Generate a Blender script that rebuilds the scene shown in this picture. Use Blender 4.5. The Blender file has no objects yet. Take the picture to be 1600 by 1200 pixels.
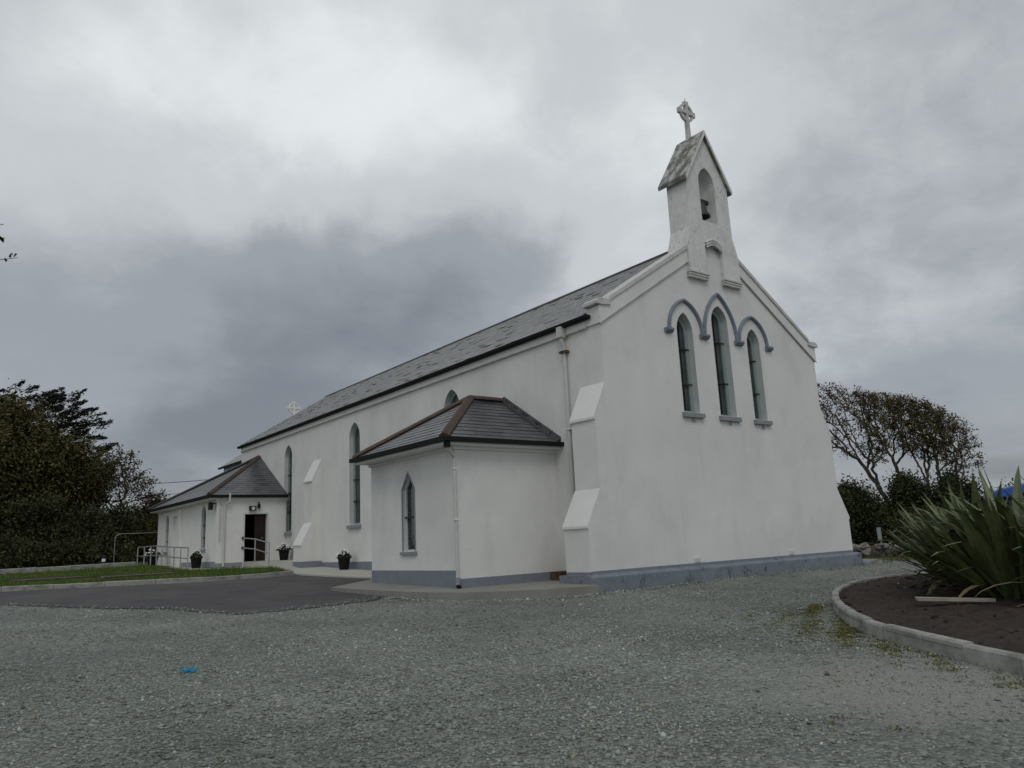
import bpy, math, random
import numpy as np
from mathutils import Vector, Matrix
from mathutils.geometry import tessellate_polygon

SC = bpy.context.scene
COL = SC.collection
rng = np.random.default_rng(7)
random.seed(7)

# ------------------------------------------------------------------ camera
CAM = (-13.29, -13.417, 0.777)
yaw, pit, rol = [math.radians(a) for a in (-37.71, 11.605, -2.692)]
F = Vector((math.sin(-yaw)*math.cos(pit), math.cos(yaw)*math.cos(pit), math.sin(pit)))
R0 = Vector((math.cos(yaw), math.sin(yaw), 0)); U0 = R0.cross(F)
RX = math.cos(rol)*R0 + math.sin(rol)*U0
UY = -math.sin(rol)*R0 + math.cos(rol)*U0
cam = bpy.data.cameras.new('camera'); camo = bpy.data.objects.new('camera', cam); COL.objects.link(camo)
camo.matrix_world = Matrix(((RX.x, UY.x, -F.x, CAM[0]), (RX.y, UY.y, -F.y, CAM[1]), (RX.z, UY.z, -F.z, CAM[2]), (0, 0, 0, 1)))
cam.sensor_width = 36.0; cam.lens = 1197.463/1600*36.0
cam.clip_start = 0.1; cam.clip_end = 3000
SC.camera = camo

# ------------------------------------------------------------------ world (overcast sky)
SUN_EL, SUN_AZ = math.radians(50), math.radians(236)   # azimuth: direction to the sun, from +X counter-clockwise
world = bpy.data.worlds.new('World'); SC.world = world; world.use_nodes = True
wn, wl = world.node_tree.nodes, world.node_tree.links
wn.clear()
def N(tree, typ, **kw):
    n = tree.nodes.new(typ)
    for k, v in kw.items():
        if k == 'inp':
            for a, b in v.items(): n.inputs[a].default_value = b
        else: setattr(n, k, v)
    return n
T = world.node_tree
def wmath(op, a, b=None, clamp=False):
    n = N(T, 'ShaderNodeMath', operation=op, use_clamp=clamp)
    for i, v in enumerate((a, b)):
        if v is None: continue
        if isinstance(v, (int, float)): n.inputs[i].default_value = v
        else: wl.new(v, n.inputs[i])
    return n.outputs[0]
geo = N(T, 'ShaderNodeTexCoord')
DIR = geo.outputs['Generated']
sep = N(T, 'ShaderNodeSeparateXYZ'); wl.new(DIR, sep.inputs[0])
zc = wmath('ADD', wmath('MAXIMUM', sep.outputs[2], 0.0), 0.22)
comb = N(T, 'ShaderNodeCombineXYZ')
wl.new(wmath('DIVIDE', sep.outputs[0], zc), comb.inputs[0]); wl.new(wmath('DIVIDE', sep.outputs[1], zc), comb.inputs[1])
noiA = N(T, 'ShaderNodeTexNoise', inp={'Scale': 1.15, 'Detail': 7.0, 'Roughness': 0.52, 'Distortion': 0.25}); wl.new(comb.outputs[0], noiA.inputs['Vector'])
noiB = N(T, 'ShaderNodeTexNoise', inp={'Scale': 3.1, 'Detail': 8.0, 'Roughness': 0.58, 'Distortion': 0.4}); wl.new(comb.outputs[0], noiB.inputs['Vector'])
# the view direction, wobbled, for the shapes of the big cloud banks
wob = N(T, 'ShaderNodeTexNoise', inp={'Scale': 3.8, 'Detail': 7.0, 'Roughness': 0.52}); wl.new(DIR, wob.inputs['Vector'])
sub = N(T, 'ShaderNodeVectorMath', operation='SUBTRACT'); wl.new(wob.outputs['Color'], sub.inputs[0]); sub.inputs[1].default_value = (.5, .5, .5)
scl = N(T, 'ShaderNodeVectorMath', operation='SCALE'); wl.new(sub.outputs[0], scl.inputs[0]); scl.inputs['Scale'].default_value = 0.26
addv = N(T, 'ShaderNodeVectorMath', operation='ADD'); wl.new(DIR, addv.inputs[0]); wl.new(scl.outputs[0], addv.inputs[1])
WD = addv.outputs[0]
def bank(az, el, sa, se, amp):
    """A cloud bank centred on compass angle az (deg, clockwise from +Y) and elevation el; sa, se half widths in degrees."""
    a, e = math.radians(az), math.radians(el)
    c = Vector((math.sin(a)*math.cos(e), math.cos(a)*math.cos(e), math.sin(e)))
    r = Vector((math.cos(a), -math.sin(a), 0)); u = r.cross(c)
    def dot(v, s):
        n = N(T, 'ShaderNodeVectorMath', operation='DOT_PRODUCT'); wl.new(WD, n.inputs[0]); n.inputs[1].default_value = tuple(v*s); return n.outputs['Value']
    x = dot(r, 1/math.radians(sa)); y = dot(u, 1/math.radians(se)); z = dot(c, 1.0)
    q = wmath('ADD', wmath('MULTIPLY', x, x), wmath('MULTIPLY', y, y))
    g = wmath('POWER', 2.718, wmath('MULTIPLY', q, -1.0))
    g = wmath('MULTIPLY', g, wmath('GREATER_THAN', z, 0.0))
    return wmath('MULTIPLY', g, amp)
# brightness index b (0 dark cloud .. 1 thin bright cloud)
b = wmath('ADD', wmath('MULTIPLY', wmath('SUBTRACT', noiA.outputs['Fac'], 0.5), 0.70), 0.555)
b = wmath('ADD', b, wmath('MULTIPLY', wmath('SUBTRACT', noiB.outputs['Fac'], 0.5), 0.30))
BANKS = [(25, 16, 12, 8, -.44), (12, 8, 12, 5, -.24), (10, 3, 16, 4, -.18), (60, 11, 9, 4, -.08), (21, 9, 9, 4.5, -.22), (37, 17, 7, 4.5, -.10), (5, 15, 9, 3, -.08), (14, 32, 15, 8, .29), (-2, 33, 8, 7, -.16),
         (34, 30, 12, 8, .29), (68, 3, 16, 6, -.38), (72, 30, 9, 7, -.06), (40, 44, 30, 8, .12), (49, 24, 9, 10, .20), (62, 20, 11, 8, .02)]
noiC = N(T, 'ShaderNodeTexNoise', inp={'Scale': 7.5, 'Detail': 8.0, 'Roughness': 0.6, 'Distortion': 0.5}); wl.new(WD, noiC.inputs['Vector'])
for bk in BANKS:
    b = wmath('ADD', b, bank(*bk))
b = wmath('ADD', b, wmath('MULTIPLY', wmath('SUBTRACT', noiC.outputs['Fac'], 0.5), 0.24))
ramp = N(T, 'ShaderNodeValToRGB'); wl.new(b, ramp.inputs[0])
cr = ramp.color_ramp; cr.interpolation = 'EASE'
cr.elements[0].position = 0.0; cr.elements[0].color = (1.70, 1.83, 2.02, 1)
cr.elements[1].position = 1.0; cr.elements[1].color = (6.7, 7.05, 7.1, 1)
e = cr.elements.new(0.38); e.color = (2.72, 2.90, 3.12, 1)
e = cr.elements.new(0.70); e.color = (4.7, 4.98, 5.08, 1)
sky = N(T, 'ShaderNodeTexSky', sky_type='NISHITA'); sky.sun_disc = False
sky.sun_elevation = SUN_EL; sky.sun_rotation = math.pi/2 - SUN_AZ
mix = N(T, 'ShaderNodeMix', data_type='RGBA'); mix.inputs[0].default_value = 0.94
wl.new(sky.outputs[0], mix.inputs[6]); wl.new(ramp.outputs[0], mix.inputs[7])
bg = N(T, 'ShaderNodeBackground'); bg.inputs[1].default_value = 0.1
wl.new(mix.outputs[2], bg.inputs[0])
wo = N(T, 'ShaderNodeOutputWorld'); wl.new(bg.outputs[0], wo.inputs[0])

# ------------------------------------------------------------------ sun (veiled by cloud)
sl = bpy.data.lights.new('sun', 'SUN'); sl.energy = 0.5; sl.angle = math.radians(25); sl.color = (1.0, 0.97, 0.93)
so = bpy.data.objects.new('sun', sl); COL.objects.link(so)
sd = Vector((math.cos(SUN_AZ)*math.cos(SUN_EL), math.sin(SUN_AZ)*math.cos(SUN_EL), math.sin(SUN_EL)))
so.rotation_euler = sd.to_track_quat('Z', 'Y').to_euler()
so.location = (-20, -20, 40)

vs = SC.view_settings
vs.view_transform = 'Standard'; vs.look = 'None'; vs.exposure = 0.3; vs.gamma = 1.0; vs.use_curve_mapping = False
SC.render.engine = 'CYCLES'
SC.cycles.use_adaptive_sampling = True
SC.cycles.max_bounces = 6; SC.cycles.diffuse_bounces = 3; SC.cycles.glossy_bounces = 2; SC.cycles.transparent_max_bounces = 4
try: SC.cycles.use_denoising = True
except Exception: pass

# ================================================================== materials
MATS = {}
def material(name, col, rough=0.8, var=0.12, vscale=3.0, col2=None, bump=0.0, bscale=60.0, spec=0.3, tint=False, stain=None, metal=0.0, detail=6.0, vpos=(.35, .65), extra=None):
    """Procedural principled material: base colour with noise variation, optional stains, per-point tint and bump."""
    m = bpy.data.materials.new(name); m.use_nodes = True
    t = m.node_tree; l = t.links; bs = t.nodes['Principled BSDF']
    bs.inputs['Roughness'].default_value = rough; bs.inputs['Metallic'].default_value = metal
    bs.inputs['Specular IOR Level'].default_value = spec
    tc = N(t, 'ShaderNodeTexCoord'); P = tc.outputs['Object']
    if extra == 'world':
        gg = N(t, 'ShaderNodeNewGeometry'); P = gg.outputs['Position']
    nz = N(t, 'ShaderNodeTexNoise', inp={'Scale': vscale, 'Detail': detail, 'Roughness': 0.6}); l.new(P, nz.inputs['Vector'])
    rp = N(t, 'ShaderNodeValToRGB'); l.new(nz.outputs['Fac'], rp.inputs[0])
    c1 = tuple(max(0, c*(1-var)) for c in col); c2 = col2 or tuple(min(1, c*(1+var)) for c in col)
    rp.color_ramp.elements[0].position = vpos[0]; rp.color_ramp.elements[0].color = (*c1, 1)
    rp.color_ramp.elements[1].position = vpos[1]; rp.color_ramp.elements[1].color = (*c2, 1)
    out = rp.outputs[0]
    for st in (stain or []):   # (colour, scale xyz, threshold lo, hi, strength)
        mp = N(t, 'ShaderNodeMapping'); l.new(P, mp.inputs[0]); mp.inputs['Scale'].default_value = st[1]; mp.inputs['Location'].default_value = (st[2]*7.1, 3.3, 1.7)
        n2 = N(t, 'ShaderNodeTexNoise', inp={'Scale': 1.0, 'Detail': 8.0, 'Roughness': 0.65}); l.new(mp.outputs[0], n2.inputs['Vector'])
        mr = N(t, 'ShaderNodeMapRange', inp={'From Min': st[2], 'From Max': st[3], 'To Min': 0.0, 'To Max': st[4]}); l.new(n2.outputs['Fac'], mr.inputs[0])
        mx = N(t, 'ShaderNodeMix', data_type='RGBA'); l.new(mr.outputs[0], mx.inputs[0]); l.new(out, mx.inputs[6]); mx.inputs[7].default_value = (*st[0], 1); out = mx.outputs[2]
    if tint:
        at = N(t, 'ShaderNodeAttribute', attribute_name='tint')
        mx = N(t, 'ShaderNodeMix', data_type='RGBA', blend_type='MULTIPLY'); mx.inputs[0].default_value = 1.0
        l.new(out, mx.inputs[6]); l.new(at.outputs['Color'], mx.inputs[7]); out = mx.outputs[2]
    l.new(out, bs.inputs['Base Color'])
    if bump > 0:
        nb = N(t, 'ShaderNodeTexNoise', inp={'Scale': bscale, 'Detail': 5.0, 'Roughness': 0.6}); l.new(P, nb.inputs['Vector'])
        bp = N(t, 'ShaderNodeBump', inp={'Strength': bump, 'Distance': 0.02}); l.new(nb.outputs['Fac'], bp.inputs['Height']); l.new(bp.outputs[0], bs.inputs['Normal'])
    MATS[name] = m
    return m

material('white_render', (.735, .73, .705), .9, .05, .5, bump=.28, bscale=26, stain=[((.52, .53, .515), (.6, .6, .45), .48, .74, .50), ((.52, .505, .455), (1.9, 1.9, .22), .55, .80, .40), ((.38, .37, .33), (4, 4, 4), .665, .76, .45)])
material('white_plain', (.75, .745, .72), .85, .03, 2, bump=.15, bscale=30, stain=[((.5, .49, .46), (1.5, 1.5, .6), .56, .82, .4)])
material('white_weathered', (.70, .70, .68), .9, .06, 4, bump=.5, bscale=22, stain=[((.40, .39, .36), (2.2, 2.2, 1.1), .50, .74, .6), ((.20, .19, .17), (6, 6, 5), .60, .70, .6), ((.45, .36, .22), (3, 3, .6), .62, .8, .4)])
material('coping_stone', (.58, .58, .56), .9, .08, 5, bump=.4, bscale=25, stain=[((.30, .29, .27), (2.5, 2.5, 2.5), .52, .75, .6)])
material('lichen_stone', (.50, .50, .48), .95, .10, 6, bump=.9, bscale=16, stain=[((.12, .115, .10), (3.4, 3.4, 2.4), .40, .55, .9), ((.30, .28, .17), (2.1, 2.1, 2.1), .56, .68, .7), ((.66, .66, .64), (9, 9, 9), .60, .70, .7)])
material('blue_paint', (.195, .225, .26), .8, .07, 3, bump=.25, bscale=30, stain=[((.10, .10, .10), (2.5, 2.5, 3.5), .62, .74, .8), ((.36, .36, .36), (1.2, 1.2, 2.5), .58, .8, .35)])
material('blue_chipped', (.195, .225, .26), .85, .09, 3, bump=.8, bscale=20, stain=[((.06, .055, .05), (4.5, 4.5, 3.2), .57, .65, .9), ((.09, .078, .062), (1.0, 1.0, 2.5), .56, .72, .75), ((.26, .28, .30), (1.5, 1.5, 6), .55, .8, .5)])
material('hood_blue', (.20, .232, .275), .75, .08, 5, bump=.2, bscale=40, stain=[((.38, .39, .40), (4, 4, 4), .6, .8, .4)])
material('slate_nave', (.185, .183, .183), .42, .08, 7, bump=.2, bscale=30, tint=True, spec=.8, stain=[((.22, .218, .21), (.5, .5, .5), .5, .75, .5)])
material('slate_annex', (.062, .063, .068), .34, .12, 6, bump=.15, bscale=40, tint=True, spec=.8, stain=[((.10, .10, .10), (2, 2, 2), .52, .8, .5), ((.03, .03, .03), (5, 5, 5), .66, .76, .5)])
material('roof_underlay', (.03, .03, .032), .9, .1, 4)
material('ridge_dark', (.055, .055, .06), .7, .1, 5)
material('terracotta', (.085, .055, .042), .75, .18, 6, bump=.3, bscale=35, stain=[((.05, .035, .03), (3, 3, 3), .55, .75, .6)])
material('gutter_black', (.010, .010, .011), .7, .1, 5, spec=.2)
material('pipe_white', (.56, .55, .52), .5, .04, 5, stain=[((.42, .30, .17), (4, 4, .7), .58, .75, .55)])
material('frame_green', (.27, .33, .32), .6, .06, 6, stain=[((.14, .16, .15), (5, 5, 2), .55, .8, .4)])
material('reveal_paint', (.54, .575, .56), .8, .06, 3, stain=[((.30, .33, .32), (3, 3, .6), .55, .8, .4)])
material('frame_white', (.62, .63, .62), .6, .05, 6)
material('frame_grey', (.25, .275, .29), .6, .05, 6)
material('bar_iron', (.03, .032, .034), .6, .1, 9)
material('door_wood', (.019, .011, .008), .5, .25, 3, bump=.15, bscale=60)

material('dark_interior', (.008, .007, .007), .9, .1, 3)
material('concrete', (.255, .25, .225), .9, .08, 1.6, bump=.35, bscale=45, extra='world', stain=[((.16, .16, .14), (.9, .9, .9), .46, .72, .7), ((.34, .33, .28), (1.7, 1.7, 1.7), .58, .8, .4)])
material('ramp_concrete', (.43, .415, .37), .9, .07, 1.6, bump=.25, bscale=45, extra='world', stain=[((.32, .31, .27), (.8, .8, .8), .5, .75, .5)])
material('kerb_concrete', (.33, .325, .30), .9, .09, 3, bump=.5, bscale=40, extra='world', stain=[((.13, .13, .115), (2.5, 2.5, 5), .46, .66, .75), ((.47, .46, .43), (5, 5, 5), .56, .70, .6), ((.10, .11, .05), (1.2, 1.2, 1.2), .58, .72, .5)])
material('asphalt', (.080, .076, .078), .95, .16, 1.2, bump=.6, bscale=120, extra='world', stain=[((.125, .12, .112), (.45, .45, .45), .48, .68, .6), ((.045, .043, .044), (.9, .9, .9), .56, .70, .55), ((.16, .155, .14), (7, 7, 7), .66, .74, .5)])
material('soil', (.041, .029, .022), 1.0, .35, 6, bump=1.0, bscale=22, extra='world', stain=[((.052, .042, .033), (1.3, 1.3, 1.3), .5, .7, .6)])
material('lawn_green', (.050, .085, .014), .95, .25, 2.5, col2=(.085, .12, .022), bump=.5, bscale=40, extra='world')
material('grass_blade', (.075, .125, .018), .8, .2, 1.2, tint=True, extra='world')
material('weed', (.135, .130, .030), .85, .25, 6, tint=True, extra='world')
material('rough_ground', (.060, .065, .028), 1.0, .3, .35, bump=.4, bscale=8, extra='world')
material('steel', (.42, .43, .43), .42, .06, 8, metal=.75, stain=[((.25, .25, .24), (4, 4, 4), .55, .8, .5)])
material('pot_black', (.008, .008, .009), .7, .1, 8, spec=.2)
material('petal_white', (.80, .80, .76), .8, .05, 8, tint=True)
material('leaf_pot', (.025, .040, .012), .8, .2, 9)
material('stone_grey', (.16, .15, .135), .95, .18, 4, bump=.6, bscale=20, tint=True, stain=[((.26, .25, .23), (4, 4, 4), .55, .75, .6)])
material('timber_pale', (.34, .31, .25), .85, .15, 4, bump=.2, bscale=30, stain=[((.16, .14, .11), (8, 1, 8), .52, .75, .5)])
material('slab_brown', (.085, .072, .052), .95, .2, 3, bump=.4, bscale=20)
material('bark', (.050, .040, .032), .95, .25, 9, bump=.6, bscale=18, stain=[((.11, .10, .085), (3, 3, 1), .55, .75, .5)])
material('bark_pale', (.085, .072, .058), .95, .25, 8, bump=.6, bscale=18)
def leafmat(name, col, var=.3):
    m = material(name, col, .75, var, .5, tint=True, spec=.2)
leafmat('leaf_cypress', (.016, .022, .013)); leafmat('leaf_olive', (.084, .074, .027)); leafmat('leaf_under', (.052, .055, .023))
leafmat('leaf_bronze', (.060, .040, .016)); leafmat('leaf_windswept', (.105, .082, .030)); leafmat('leaf_hedge', (.042, .052, .020)); leafmat('leaf_bright', (.066, .078, .024))
material('flax_leaf', (.078, .108, .040), .42, .22, 3, col2=(.125, .150, .062), tint=True, spec=.4)
material('flax_dead', (.17, .14, .075), .7, .2, 4, tint=True)
material('tarp_blue', (.020, .075, .32), .45, .12, 3, bump=.3, bscale=7)
material('litter_blue', (.010, .30, .52), .5, .1, 9)
material('bollard_black', (.012, .012, .013), .5, .1, 8)
material('lamp_lens', (.55, .55, .50), .2, .05, 9)
material('rust_brown', (.10, .055, .032), .95, .3, 7, bump=.5, bscale=20, stain=[((.22, .2, .18), (5, 5, 5), .52, .7, .6)])
material('cable', (.02, .02, .02), .7, .1, 9)
material('bell_bronze', (.055, .055, .058), .5, .1, 9, metal=.4)

# gravel, for the yard sheet and its stones
def gravel_sheet_mat():
    m = bpy.data.materials.new('gravel_sheet'); m.use_nodes = True
    t = m.node_tree; l = t.links; bs = t.nodes['Principled BSDF']; bs.inputs['Roughness'].default_value = .95; bs.inputs['Specular IOR Level'].default_value = .2
    g = N(t, 'ShaderNodeNewGeometry'); P = g.outputs['Position']
    v = N(t, 'ShaderNodeTexVoronoi', inp={'Scale': 34.0, 'Randomness': 1.0}); l.new(P, v.inputs['Vector'])
    r = N(t, 'ShaderNodeValToRGB'); sx = N(t, 'ShaderNodeSeparateXYZ'); l.new(v.outputs['Color'], sx.inputs[0]); l.new(sx.outputs[0], r.inputs[0])
    es = r.color_ramp.elements
    es[0].position = 0; es[0].color = (.105, .120, .110, 1); es[1].position = 1; es[1].color = (.38, .385, .355, 1)
    x = es.new(.45); x.color = (.186, .204, .182, 1); x = es.new(.82); x.color = (.258, .278, .250, 1)
    # large patches: damp and dusty
    n = N(t, 'ShaderNodeTexNoise', inp={'Scale': .42, 'Detail': 7.0, 'Roughness': .62}); l.new(P, n.inputs['Vector'])
    mr = N(t, 'ShaderNodeMapRange', inp={'From Min': .3, 'From Max': .7, 'To Min': .68, 'To Max': 1.22}); l.new(n.outputs['Fac'], mr.inputs[0])
    mm = N(t, 'ShaderNodeMix', data_type='RGBA', blend_type='MULTIPLY'); mm.inputs[0].default_value = 1; l.new(r.outputs[0], mm.inputs[6])
    cx = N(t, 'ShaderNodeCombineXYZ')
    for i in range(3): l.new(mr.outputs[0], cx.inputs[i])
    l.new(cx.outputs[0], mm.inputs[7])
    # dusty sand worn through beside the flower bed
    d = N(t, 'ShaderNodeVectorMath', operation='SUBTRACT'); l.new(P, d.inputs[0]); d.inputs[1].default_value = (-5.6, -9.6, -.72)
    ds = N(t, 'ShaderNodeVectorMath', operation='MULTIPLY'); l.new(d.outputs[0], ds.inputs[0]); ds.inputs[1].default_value = (.62, .75, 0)
    ln = N(t, 'ShaderNodeVectorMath', operation='LENGTH'); l.new(ds.outputs[0], ln.inputs[0])
    n3 = N(t, 'ShaderNodeTexNoise', inp={'Scale': 1.6, 'Detail': 8.0, 'Roughness': .65}); l.new(P, n3.inputs['Vector'])
    a = N(t, 'ShaderNodeMath', operation='MULTIPLY_ADD'); l.new(n3.outputs['Fac'], a.inputs[0]); a.inputs[1].default_value = 1.5; l.new(ln.outputs['Value'], a.inputs[2])
    mk = N(t, 'ShaderNodeMapRange', inp={'From Min': 1.3, 'From Max': 2.2, 'To Min': .9, 'To Max': 0.0}); l.new(a.outputs[0], mk.inputs[0])
    m2 = N(t, 'ShaderNodeMix', data_type='RGBA'); l.new(mk.outputs[0], m2.inputs[0]); l.new(mm.outputs[2], m2.inputs[6])
    n4 = N(t, 'ShaderNodeTexNoise', inp={'Scale': 70.0, 'Detail': 4.0}); l.new(P, n4.inputs['Vector'])
    r4 = N(t, 'ShaderNodeValToRGB'); l.new(n4.outputs['Fac'], r4.inputs[0]); r4.color_ramp.elements[0].position = .35; r4.color_ramp.elements[0].color = (.20, .20, .18, 1); r4.color_ramp.elements[1].position = .7; r4.color_ramp.elements[1].color = (.40, .395, .36, 1)
    l.new(r4.outputs[0], m2.inputs[7]); l.new(m2.outputs[2], bs.inputs['Base Color'])
    bp = N(t, 'ShaderNodeBump', inp={'Strength': .9, 'Distance': .03}); l.new(v.outputs['Distance'], bp.inputs['Height']); bp.invert = True
    l.new(bp.outputs[0], bs.inputs['Normal'])
    MATS['gravel_sheet'] = m
gravel_sheet_mat()
material('gravel_stone', (.250, .272, .244), .9, .12, 30, tint=True, extra='world', spec=.25)

def glass_mat(name, col, rough=.12, lead=0.0):
    m = bpy.data.materials.new(name); m.use_nodes = True
    t = m.node_tree; l = t.links; bs = t.nodes['Principled BSDF']
    bs.inputs['Roughness'].default_value = rough; bs.inputs['Specular IOR Level'].default_value = .5
    tc = N(t, 'ShaderNodeTexCoord')
    n = N(t, 'ShaderNodeTexNoise', inp={'Scale': 2.2, 'Detail': 5.0}); l.new(tc.outputs['Object'], n.inputs['Vector'])
    r = N(t, 'ShaderNodeValToRGB'); l.new(n.outputs['Fac'], r.inputs[0])
    r.color_ramp.elements[0].position = .3; r.color_ramp.elements[0].color = tuple(c*.6 for c in col)+(1,)
    r.color_ramp.elements[1].position = .7; r.color_ramp.elements[1].color = tuple(c*1.5 for c in col)+(1,)
    out = r.outputs[0]
    if lead > 0:
        v = N(t, 'ShaderNodeTexVoronoi', feature='DISTANCE_TO_EDGE', inp={'Scale': 9.0}); l.new(tc.outputs['Object'], v.inputs['Vector'])
        mr = N(t, 'ShaderNodeMapRange', inp={'From Min': .02, 'From Max': .06, 'To Min': lead, 'To Max': 0.0}); l.new(v.outputs['Distance'], mr.inputs[0])
        mx = N(t, 'ShaderNodeMix', data_type='RGBA'); l.new(mr.outputs[0], mx.inputs[0]); l.new(out, mx.inputs[6]); mx.inputs[7].default_value = (.16, .17, .17, 1); out = mx.outputs[2]
    l.new(out, bs.inputs['Base Color'])
    nb = N(t, 'ShaderNodeTexNoise', inp={'Scale': 1.7, 'Detail': 2.0}); l.new(tc.outputs['Object'], nb.inputs['Vector'])
    bp = N(t, 'ShaderNodeBump', inp={'Strength': .10, 'Distance': .05}); l.new(nb.outputs['Fac'], bp.inputs['Height']); l.new(bp.outputs[0], bs.inputs['Normal'])
    MATS[name] = m
glass_mat('glass_green', (.046, .058, .057), .20); glass_mat('glass_dark', (.012, .014, .015), .10, .55); glass_mat('glass_porch', (.05, .06, .06), .2)

# ================================================================== mesh helpers
def meshobj(name, verts, faces, mat, parent=None, smooth=False, tint=None, loc=None):
    me = bpy.data.meshes.new(name)
    if isinstance(verts, np.ndarray): fast_mesh(me, verts, faces)
    else: me.from_pydata([tuple(v) for v in verts], [], faces); me.update()
    if mat: me.materials.append(MATS[mat])
    if smooth: me.polygons.foreach_set('use_smooth', [True]*len(me.polygons))
    if tint is not None: set_tint(me, tint)
    o = bpy.data.objects.new(name, me); COL.objects.link(o)
    if parent: o.parent = parent
    if loc: o.location = loc
    return o
def fast_mesh(me, V, Fa):
    n, k = Fa.shape
    me.vertices.add(len(V)); me.vertices.foreach_set('co', np.ascontiguousarray(V, dtype=np.float32).ravel())
    me.loops.add(n*k); me.loops.foreach_set('vertex_index', np.ascontiguousarray(Fa, dtype=np.int32).ravel())
    me.polygons.add(n); me.polygons.foreach_set('loop_start', np.arange(0, n*k, k, dtype=np.int32)); me.polygons.foreach_set('loop_total', np.full(n, k, dtype=np.int32))
    me.update(calc_edges=True)
def set_tint(me, tint):
    a = me.color_attributes.new('tint', 'FLOAT_COLOR', 'POINT')
    t = np.ones((len(me.vertices), 4), dtype=np.float32)
    tint = np.asarray(tint, dtype=np.float32)
    if tint.ndim == 1 and len(tint) == 3: t[:, :3] = tint
    elif tint.ndim == 1: t[:, :3] = tint[:, None]
    else: t[:, :3] = tint
    a.data.foreach_set('color', t.ravel())
class MB:
    def __init__(s): s.v = []; s.f = []; s.t = []
    def poly(s, pts, tint=1.0):
        b = len(s.v); s.v += [Vector(p) for p in pts]; s.t += [tint]*len(pts); s.f.append(tuple(range(b, b+len(pts)))); return s
    def box(s, x0, x1, y0, y1, z0, z1):
        b = len(s.v); s.v += [Vector(p) for p in ((x0,y0,z0),(x1,y0,z0),(x1,y1,z0),(x0,y1,z0),(x0,y0,z1),(x1,y0,z1),(x1,y1,z1),(x0,y1,z1))]; s.t += [1.0]*8
        s.f += [tuple(b+i for i in q) for q in ((0,3,2,1),(4,5,6,7),(0,1,5,4),(1,2,6,5),(2,3,7,6),(3,0,4,7))]; return s
    def prism(s, pts, d, caps=True):
        """Extrude a closed 3-D outline by vector d."""
        b = len(s.v); n = len(pts); d = Vector(d); P = [Vector(p) for p in pts]
        s.v += P + [p+d for p in P]; s.t += [1.0]*(2*n)
        for i in range(n): j = (i+1) % n; s.f.append((b+i, b+j, b+n+j, b+n+i))
        if caps:
            nx = Vector((0, 0, 0))
            for i in range(n): nx += P[i].cross(P[(i+1) % n])
            for tri in tessellate_polygon([P]):
                s.f.append(tuple(b+i for i in tri)); s.f.append(tuple(b+n+i for i in reversed(tri)))
        return s
    def tube(s, path, r, n=8, cap=True):
        path = [Vector(p) for p in path]; rs = r if isinstance(r, (list, tuple)) else [r]*len(path); b = len(s.v); m = len(path)
        up = None
        for i, p in enumerate(path):
            d = (path[min(i+1, m-1)]-path[max(i-1, 0)]).normalized()
            if up is None: up = Vector((0, 0, 1)) if abs(d.z) < .9 else Vector((1, 0, 0))
            a = d.cross(up)
            if a.length < 1e-4: a = d.cross(Vector((0, 1, 0)))
            a.normalize(); c = a.cross(d); up = c
            for k in range(n):
                th = 2*math.pi*k/n; s.v.append(p + rs[i]*(math.cos(th)*a + math.sin(th)*c)); s.t.append(1.0)
        for i in range(m-1):
            for k in range(n):
                k2 = (k+1) % n; s.f.append((b+i*n+k, b+i*n+k2, b+(i+1)*n+k2, b+(i+1)*n+k))
        if cap: s.f.append(tuple(b+k for k in range(n))[::-1]); s.f.append(tuple(b+(m-1)*n+k for k in range(n)))
        return s
    def lathe(s, prof, cx, cy, n=16):
        b = len(s.v)
        for r, z in prof:
            for k in range(n): th = 2*math.pi*k/n; s.v.append(Vector((cx+r*math.cos(th), cy+r*math.sin(th), z))); s.t.append(1.0)
        for i in range(len(prof)-1):
            for k in range(n): k2 = (k+1) % n; s.f.append((b+i*n+k, b+i*n+k2, b+(i+1)*n+k2, b+(i+1)*n+k))
        return s
    def wall(s, O, u, w, nin, outer, holes=(), depth=0.2, reveal=True):
        """Planar wall face with openings whose reveals run inward along nin."""
        O, u, w, nin = map(Vector, (O, u, w, nin)); loops = [outer]+list(holes)
        flat = [Vector((p[0], p[1], 0)) for lp in loops for p in lp]
        tris = tessellate_polygon([[Vector((p[0], p[1], 0)) for p in lp] for lp in loops])
        b = len(s.v); s.v += [O+u*p.x+w*p.y for p in flat]; s.t += [1.0]*len(flat)
        s.f += [tuple(b+i for i in t) for t in tris]
        for h in (holes if reveal else ()):
            b = len(s.v); n = len(h); s.v += [O+u*p[0]+w*p[1] for p in h]+[O+u*p[0]+w*p[1]+nin*depth for p in h]; s.t += [1.0]*(2*n)
            for i in range(n): j = (i+1) % n; s.f.append((b+i, b+j, b+n+j, b+n+i))
        return s
    def build(s, name, mat, parent=None, smooth=False, tint=False, loc=None):
        return meshobj(name, s.v, s.f, mat, parent, smooth, np.array(s.t) if tint else None, loc)
def tag(o, label=None, cat=None, group=None, kind=None):
    if label: o['label'] = label
    if cat: o['category'] = cat
    if group: o['group'] = group
    if kind: o['kind'] = kind
    return o
def empty(name, loc, label=None, cat=None, group=None):
    o = bpy.data.objects.new(name, None); COL.objects.link(o); o.location = loc; o.empty_display_size = .2
    return tag(o, label, cat, group)
def clip_half(poly, a, b, c):
    """Keep a*x+b*y <= c."""
    out = []
    for i in range(len(poly)):
        p, q = poly[i], poly[(i+1) % len(poly)]; dp = a*p[0]+b*p[1]-c; dq = a*q[0]+b*q[1]-c
        if dp <= 0: out.append(p)
        if (dp < 0 < dq) or (dq < 0 < dp): t = dp/(dp-dq); out.append((p[0]+t*(q[0]-p[0]), p[1]+t*(q[1]-p[1])))
    return out
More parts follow.
